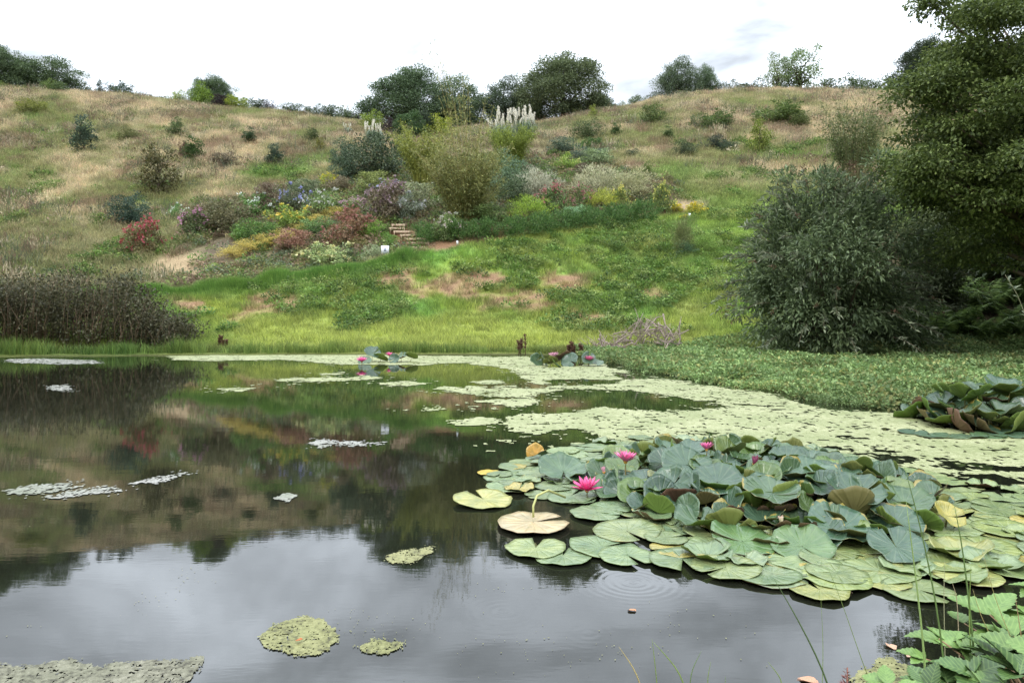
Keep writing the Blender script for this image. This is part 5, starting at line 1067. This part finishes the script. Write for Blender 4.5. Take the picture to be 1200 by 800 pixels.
for a in ((840, 565, 32, 0.22, 0.4, -0.3), (905, 578, 34, 0.22, 0.2, 0.1), (1000, 578, 34, 0.22, 0.3, 0.2), (950, 556, 32, 0.24, 0.3, -0.3), (805, 545, 32, 0.26, 0.5, 0.3), (1000, 600, 32, 0.14, 1.1, 3.2), (1060, 590, 30, 0.14, 0.3, 0), (1050, 610, 30, 0.1, 0.3, .5), (720, 575, 28, 0.06, 0.2, 0), (660, 552, 30, 0.08, 0.3, 0.1), (760, 566, 30, 0.14, 0.2, 0), (690, 562, 28, .04, .1, 1), (1050, 640, 32, .08, .4, -.2)):
    ap(a[0], a[1], a[2], a[3], kind='cup', tilt=a[4], az=a[5], col=tuple(np.array(BLUE[r.integers(0, 5)]) * r.uniform(0.9, 1.1)))
def fl(px_, py_, z, size, open_, col, label, L_=A):
    p = water_pt(px_, py_, z); lily_flower(L_.e, tuple(p - L_.c), size, open_, col, label, L_.r)
fl(688, 574, 0.08, 0.135, 0.95, (0.72, 0.06, 0.25), 'wide open bright pink flower at the left')
fl(733, 541, 0.27, 0.12, 0.75, (0.74, 0.14, 0.33), 'half open pink flower behind the wide open one')
fl(828, 527, 0.36, 0.08, 0.6, (0.74, 0.12, 0.34), 'small pink flower held high at the back')
fl(884, 545, 0.28, 0.085, 0.15, (0.30, 0.02, 0.10), 'dark crimson closed bud among the raised leaves')
fl(708, 554, 0.13, 0.058, 0.1, (0.70, 0.35, 0.42), 'small pale pink bud between the two open flowers')
fl(916, 614, 0.11, 0.058, 0.1, (0.60, 0.52, 0.30), 'cream closed bud in the middle')
B = Lily(tuple(water_pt(1140, 495)), 'raised clump of dark lily leaves at the right edge by the marsh', None, 620); r = B.r
poly = [(1070, 490), (1100, 478), (1160, 476), (1230, 478), (1240, 500), (1190, 508), (1110, 504)]
pw = wpoly(poly)
for q in darts(poly, 0.215, r):
    ins = max(0, poly_field(np.array([q[0]]), np.array([q[1]]), pw)[0]); hgt = 0.04 + 0.42 * min(1, ins / 0.55) * r.uniform(0.35, 1)
    B.pad((q[0], q[1], hgt), r.uniform(0.2, 0.3), abs(r.normal(0.25, 0.25)) if r.random() < .8 else r.uniform(.5, .9), r.uniform(0, 6.28), 'cup', tuple(np.array(BLUE[r.integers(0, 5)]) * r.uniform(0.5, 1.0)))
for i in range(7):
    p = water_pt(1070 + 22 * i, 506 + 4 * r.random(), 0.015); B.pad(tuple(p), r.uniform(.16, .24), r.normal(0, .04), 0, 'flat', tuple(np.array(BLUE[i % 5]) * 1.1))
for c_, lab, pads, fls in (((447, 424), 'far water lily with two pink flowers near the far bank', [(436, 424, 10, .25), (446, 424, 9, .1), (470, 424, 9, .12), (482, 424, 8, .15), (428, 426, 8, .05), (462, 425, 7, .1)], [(424, 429, .12, 'pink flower at the left of the far clump'), (457, 424, .16, 'pink flower at the right of the far clump')]),
                           ((660, 428), 'far water lily with pale and pink flowers below the dock stalks', [(628, 428, 9, .12), (636, 428, 9, .18), (645, 429, 9, .12), (660, 428, 11, .2), (668, 429, 11, .14), (680, 428, 10, .22), (690, 429, 9, .2), (652, 430, 9, .05), (700, 429, 8, .08)], [(649, 426, .2, 'pale pink flower at the left'), (690, 429, .16, 'deep pink flower at the right')])):
    Q = Lily(tuple(water_pt(*c_)), lab, 'small water lilies off the far bank', 640 + c_[0]); r = Q.r
    for x, y, rp, z in pads:
        p = water_pt(x, y, 0); Q.pad((p[0], p[1], z), rp / F * p[1], r.uniform(0.2, 1.1), r.uniform(0, 6.28), 'cup', BLUE[r.integers(0, 5)])
    for i, (x, y, z, l2) in enumerate(fls): p = water_pt(x, y, 0); lily_flower(Q.e, tuple(np.array((p[0], p[1], z)) - Q.c), 0.17, 0.8, (0.75, 0.12, 0.33) if not (c_[0] > 600 and i == 0) else (0.8, 0.45, 0.55), l2, r)

# ------------------------------------------------------------------ foreground plants and floating leaves
def near(px_, py_, Y):
    Y = Y * 1.2; return np.array([(px_ - 600) / F * Y, Y, CH + (HOR - py_) / F * Y])
def blade_mesh(pts, wd, seed, mat):
    r = rng(seed); pts = np.asarray(pts, float); t_ = np.linspace(0, 1, 12); s = np.linspace(0, 1, len(pts)); c_ = np.stack([np.interp(t_, s, pts[:, k]) for k in range(3)], 1)
    for _ in range(3): c_[1:-1] = (c_[:-2] + 2 * c_[1:-1] + c_[2:]) / 4
    mb = MB(); mb.tube(c_, 1.2 * wd * (1.02 - t_) ** 0.5, 5); return mb.mesh('blade', [mat], True)
def rush(label, blades, seed):
    b0 = near(*blades[0][0][0], blades[0][1]); e = empty('rush_tuft', tuple(b0))
    for i, (path, Y, wd, col) in enumerate(blades):
        pts = [near(x, y, Y) for x, y in path]; pts[0] = np.array([pts[0][0], pts[0][1], min(pts[0][2], -0.05)])
        link('blade', blade_mesh(np.array(pts) - b0, wd, seed + i, M_STEM), e, color=col)
    tag(e, label, 'grass', 'grass stalks on the near bank')
G1 = (0.13, 0.20, 0.06); G2 = (0.20, 0.28, 0.07); ST = (0.42, 0.34, 0.14)
rush('tall pale green stalk rising in front of the lily leaves', [([(1088, 860), (1085, 780), (1075, 690), (1062, 588)], 2.2, 0.0042, (0.26, 0.36, 0.12))], 701)
rush('tall dark green stalks beside the bramble, bent at the tip', [([(1112, 860), (1108, 780), (1095, 690), (1075, 600), (1060, 548)], 2.3, 0.0036, G1), ([(1148, 860), (1140, 740), (1128, 640), (1118, 590)], 2.4, 0.0038, G1), ([(1145, 860), (1135, 730), (1138, 660)], 2.4, 0.0028, G2)], 702)
rush('slanting dark stalk leaning left over the open water', [([(990, 850), (968, 790), (935, 725), (906, 676)], 2.3, 0.0036, (0.09, 0.14, 0.05))], 703)
rush('short grass blades at the bottom edge, one straw coloured', [([(775, 850), (748, 790), (725, 757)], 2.2, 0.003, ST), ([(778, 850), (768, 780), (764, 748)], 2.2, 0.002, G2), ([(825, 850), (800, 790), (766, 752)], 2.2, 0.003, G2), ([(805, 850), (808, 790), (822, 762)], 2.2, 0.002, G1), ([(840, 850), (828, 800), (833, 775)], 2.2, 0.002, G2), ([(850, 850), (850, 792)], 2.2, 0.003, G1), ([(905, 850), (920, 800), (900, 775)], 2.2, 0.0025, G2)], 704)
rush('thin pale stalks between the bramble and the slanting stalk', [([(1040, 850), (1012, 780), (985, 700), (968, 660)], 2.5, 0.0016, G2), ([(962, 850), (965, 760), (962, 700)], 2.5, 0.0014, G2), ([(1108, 760), (1106, 700), (1107, 655)], 2.7, 0.0018, (0.36, 0.36, 0.2)), ([(1125, 740), (1122, 700), (1115, 680)], 2.7, 0.002, (0.4, 0.33, 0.2))], 705)
rush('dry straw stems hanging in the bramble at the right edge', [([(1200, 830), (1180, 780), (1150, 725), (1140, 690)], 2.4, 0.002, ST), ([(1230, 800), (1190, 760), (1165, 700), (1150, 640)], 2.4, 0.0016, ST), ([(1215, 830), (1196, 740), (1190, 700)], 2.3, 0.002, (0.4, 0.25, 0.14))], 706)
m_br, t, b, o = newmat('bramble_leaf'); oi = N('ShaderNodeObjectInfo', t); tcn = N('ShaderNodeTexCoord', t); sp = N('ShaderNodeSeparateXYZ', t); L(tcn.outputs['Object'], sp.inputs[0], t)
ay_ = M('ABSOLUTE', sp.outputs[1], tree=t); vv = M('POWER', M('ABSOLUTE', M('SINE', M('MULTIPLY', M('SUBTRACT', sp.outputs[0], M('MULTIPLY', ay_, 0.8, tree=t), tree=t), 22.0, tree=t), tree=t), tree=t), 10.0, tree=t)
mid_ = M('LESS_THAN', ay_, 0.012, tree=t); vv = M('MAXIMUM', vv, mid_, tree=t); nz = noise(t, 5, tcn.outputs['Object'], 4)
cc = mixc(t, 'MULTIPLY', 1.0, oi.outputs['Color'], ramp(t, nz, [(0.3, (0.7, 0.75, 0.7)), (0.7, (1.2, 1.15, 1.1))])); cc = mixc(t, 'MIX', M('MULTIPLY', vv, 0.25, tree=t), cc, (0.3, 0.42, 0.12))
L(cc, b.inputs['Base Color'], t); b.inputs['Roughness'].default_value = 0.45; bump(t, b, vv, -0.5, 0.02)
def leaflet_mesh(seed):
    r = rng(seed); n = 15; V = [(0, 0, 0)]; Fq = []; up_ = []; 
    u = np.linspace(0, 1, n); wd = 0.36 * np.sin(np.pi * u ** 0.75) ** 0.85
    for i in range(n):
        sr = 1 + (0.10 if i % 2 else -0.06); x = u[i]; z = -0.16 * x * x
        for s in (-1, 0, 1): V.append((x + (0.03 if i % 2 else 0) * abs(s), s * wd[i] * sr, z + 0.10 * abs(s) * wd[i] / 0.36 + r.normal(0, .006)))
    for i in range(n - 1):
        a = 1 + 3 * i
        for j in (0, 1): Fq.append((a + j, a + 3 + j, a + 4 + j, a + 1 + j))
    V = np.array(V); m = len(V); V2 = np.concatenate([V, V - np.array([0, 0, 0.006])]); Fq = np.array(Fq); Fq = np.concatenate([Fq[:, ::-1], Fq + m])
    return mesh_np('leaf', V2, Fq, [m_br], None, True)
LF = [leaflet_mesh(720 + i) for i in range(3)]
r = rng(730); b0 = np.array([2.46, 2.7, 0.1]); e = empty('bramble', tuple(b0))
def bram(px_, py_, Y, ln, n, az, pitch, col):
    c_ = near(px_, py_, Y) - b0
    for k in range(n):
        a = az + (k - (n - 1) / 2) * (0.95 if n > 1 else 0); L_ = ln * (1.0 if k == n // 2 else 0.8) * r.uniform(0.9, 1.1)
        link('leaf', LF[k % 3], e, tuple(c_), (r.normal(0, .3), pitch + r.normal(0, .25), a), float(L_ * 0.93), tuple(np.array(col) * r.uniform(0.75, 1.2)))
    mb = MB(); g0 = np.array([c_[0] * 0.6 + r.normal(0, .05), c_[1] * 0.5, -0.15]); mb.tube([g0, (g0 + c_) / 2 + np.array([0, 0, 0.08]), c_], [0.006, 0.005, 0.003], 5); link('stem', mb.mesh('stem', [M_STEM], True), e, color=(0.26, 0.17, 0.09))
LGn = (0.12, 0.21, 0.05); DGn = (0.055, 0.11, 0.03)
for a in ((1112, 752, 2.45, 0.17, 3, 1.5, -0.35, LGn), (1100, 748, 2.4, 0.13, 1, 2.7, -0.1, LGn), (1160, 720, 2.7, 0.22, 3, 1.3, -0.1, LGn), (1085, 772, 2.35, 0.12, 3, 2.6, 0.1, LGn), (1165, 770, 2.3, 0.16, 5, 1.0, -0.2, DGn), (1140, 790, 2.2, 0.17, 5, 2.0, -0.3, DGn), (1190, 745, 2.4, 0.17, 3, 0.8, -0.3, LGn), (1195, 790, 2.1, 0.18, 5, 1.8, -0.2, DGn), (1040, 802, 2.2, 0.11, 3, 2.2, -0.2, LGn), (1090, 806, 2.15, 0.12, 3, 1.7, -0.4, DGn), (1205, 720, 2.7, 0.18, 3, 1.9, 0.1, LGn), (1130, 730, 2.8, 0.15, 3, 0.6, 0.1, LGn), (1180, 800, 2.1, 0.15, 3, 3.2, 0.1, DGn), (1120, 775, 2.3, 0.12, 3, 4.2, 0.4, DGn), (1215, 690, 2.8, 0.12, 3, 2.4, 0.2, LGn), (1150, 745, 2.5, 0.14, 3, 4.9, 0.3, DGn), (1230, 770, 2.2, 0.17, 5, 1.5, 0, LGn), (1160, 830, 2.0, 0.16, 5, 1.5, -0.3, DGn), (1080, 825, 2.05, 0.14, 5, 1.5, -0.2, LGn), (1210, 840, 1.9, 0.16, 5, 1.5, -0.2, DGn), (1135, 765, 2.4, 0.14, 5, 2.4, -0.3, LGn), (1175, 745, 2.5, 0.15, 5, 2.0, -0.4, LGn), (1150, 800, 2.15, 0.14, 5, 0.4, -0.1, LGn), (1110, 800, 2.2, 0.13, 5, 1.2, -0.3, DGn), (1195, 765, 2.3, 0.14, 5, 2.6, -0.2, LGn)):
    bram(*a)
tag(e, 'leafy green bramble in the bottom right corner', 'bramble')
p0 = near(992, 830, 2.2); e = empty('reddish_sprig', tuple(p0)); mb = MB(); mb.tube([(0, 0, -0.25), (0, 0, 0.0), (0.004, 0, 0.15)], [0.004, 0.004, 0.002], 5); link('stem', mb.mesh('stem', [M_STEM]), e, color=(0.25, 0.1, 0.07))
r = rng(740); m = 60; t_ = r.random(m); an = r.uniform(0, 6.28, m); link('foliage', leaf_mesh('foliage', np.stack([0 * t_, 0 * t_, 0.0 + 0.15 * t_], 1), np.stack([np.cos(an), np.sin(an), 0.6 + 0 * an], 1), 0.05 * (1.2 - t_), 0.22, r, M_LEAF), e, color=(0.22, 0.10, 0.075)); tag(e, 'small reddish leafy sprig on the near bank left of the bramble', 'plant')
M_DEAD = plain('dead_leaf', (0.38, 0.20, 0.10), 0.7, 14, 0.35, 0.3, objcol=True)
def dead(px_, py_, s, col, label, seed, z=0.003):
    r = rng(seed); n = 13; th = np.linspace(0, 2 * math.pi, n, endpoint=False); q = (0.8 + 0.25 * np.cos(th) + r.normal(0, .1, n)); ring = np.stack([q * np.cos(th), 0.62 * q * np.sin(th), 0.22 * np.abs(np.sin(th + .4)) + r.normal(0, .05, n)], 1)
    V = np.concatenate([[(0, 0, 0.0)], ring, [(0, 0, -0.05)], ring - np.array([0, 0, 0.05])]); Fq = [(0, 1 + i, 1 + (i + 1) % n) for i in range(n)] + [(n + 1, n + 2 + (i + 1) % n, n + 2 + i) for i in range(n)]
    tag(link('dead_leaf', mesh_np('dead_leaf', V, np.array(Fq), [M_DEAD], None, True), None, tuple(water_pt(px_, py_, z)), (0, 0, r.uniform(0, 6)), s * 1.2, col), label, 'leaf', 'dead leaves afloat')
dead(742, 715, 0.024, (0.45, 0.24, 0.14), 'single brown leaf afloat on open water left of the slanting stalk', 751); dead(1043, 756, 0.030, (0.52, 0.33, 0.22), 'pale brown leaf afloat just left of the bramble', 752); dead(1066, 769, 0.024, (0.52, 0.34, 0.24), 'smaller brown leaf afloat touching the bramble shadow', 753)
dead(352, 749, 0.018, (0.40, 0.14, 0.05), 'small orange brown leaf lying on the round algae patch', 754, 0.02); dead(950, 799, 0.05, (0.5, 0.28, 0.18), 'brown leaf cut off by the bottom edge left of the reddish sprig', 755); dead(995, 694, 0.026, (0.5, 0.35, 0.25), 'tan leaf at the water edge of the lily leaves', 756)
# willow sprig reaching in at the right edge
p0 = np.array([(1240 - 600) / F * 13.2, 13.2, 0.1]); e = empty('willow_sapling', tuple(p0)); r = rng(760); mb = MB(); P = []; D = []
for path in ([(1240, 470), (1228, 420), (1205, 378), (1192, 345), (1178, 322)], [(1240, 470), (1235, 410), (1222, 360), (1208, 320)], [(1240, 470), (1250, 400), (1240, 330)]):
    pts = np.array([near(x, y, 11.0) for x, y in path]) - p0; pts[0][2] = -0.1; mb.tube(pts, np.linspace(0.012, 0.004, len(pts)), 4)
    for t_ in r.uniform(0.35, 1, 26): q = np.array([np.interp(t_, np.linspace(0, 1, len(pts)), pts[:, k]) for k in range(3)]); P.append(q); D.append((r.normal(0, .8), r.normal(0, .5), 0.5 + r.normal(0, .4)))
link('stem', mb.mesh('stem', [M_STEM]), e, color=(0.25, 0.24, 0.14)); link('foliage', leaf_mesh('foliage', P, D, 0.13 * r.uniform(.6, 1.2, len(P)), 0.3, r, M_LEAF), e, color=(0.24, 0.28, 0.19)); tag(e, 'thin willow sapling with pale leaves at the right edge before the ferns', 'sapling')
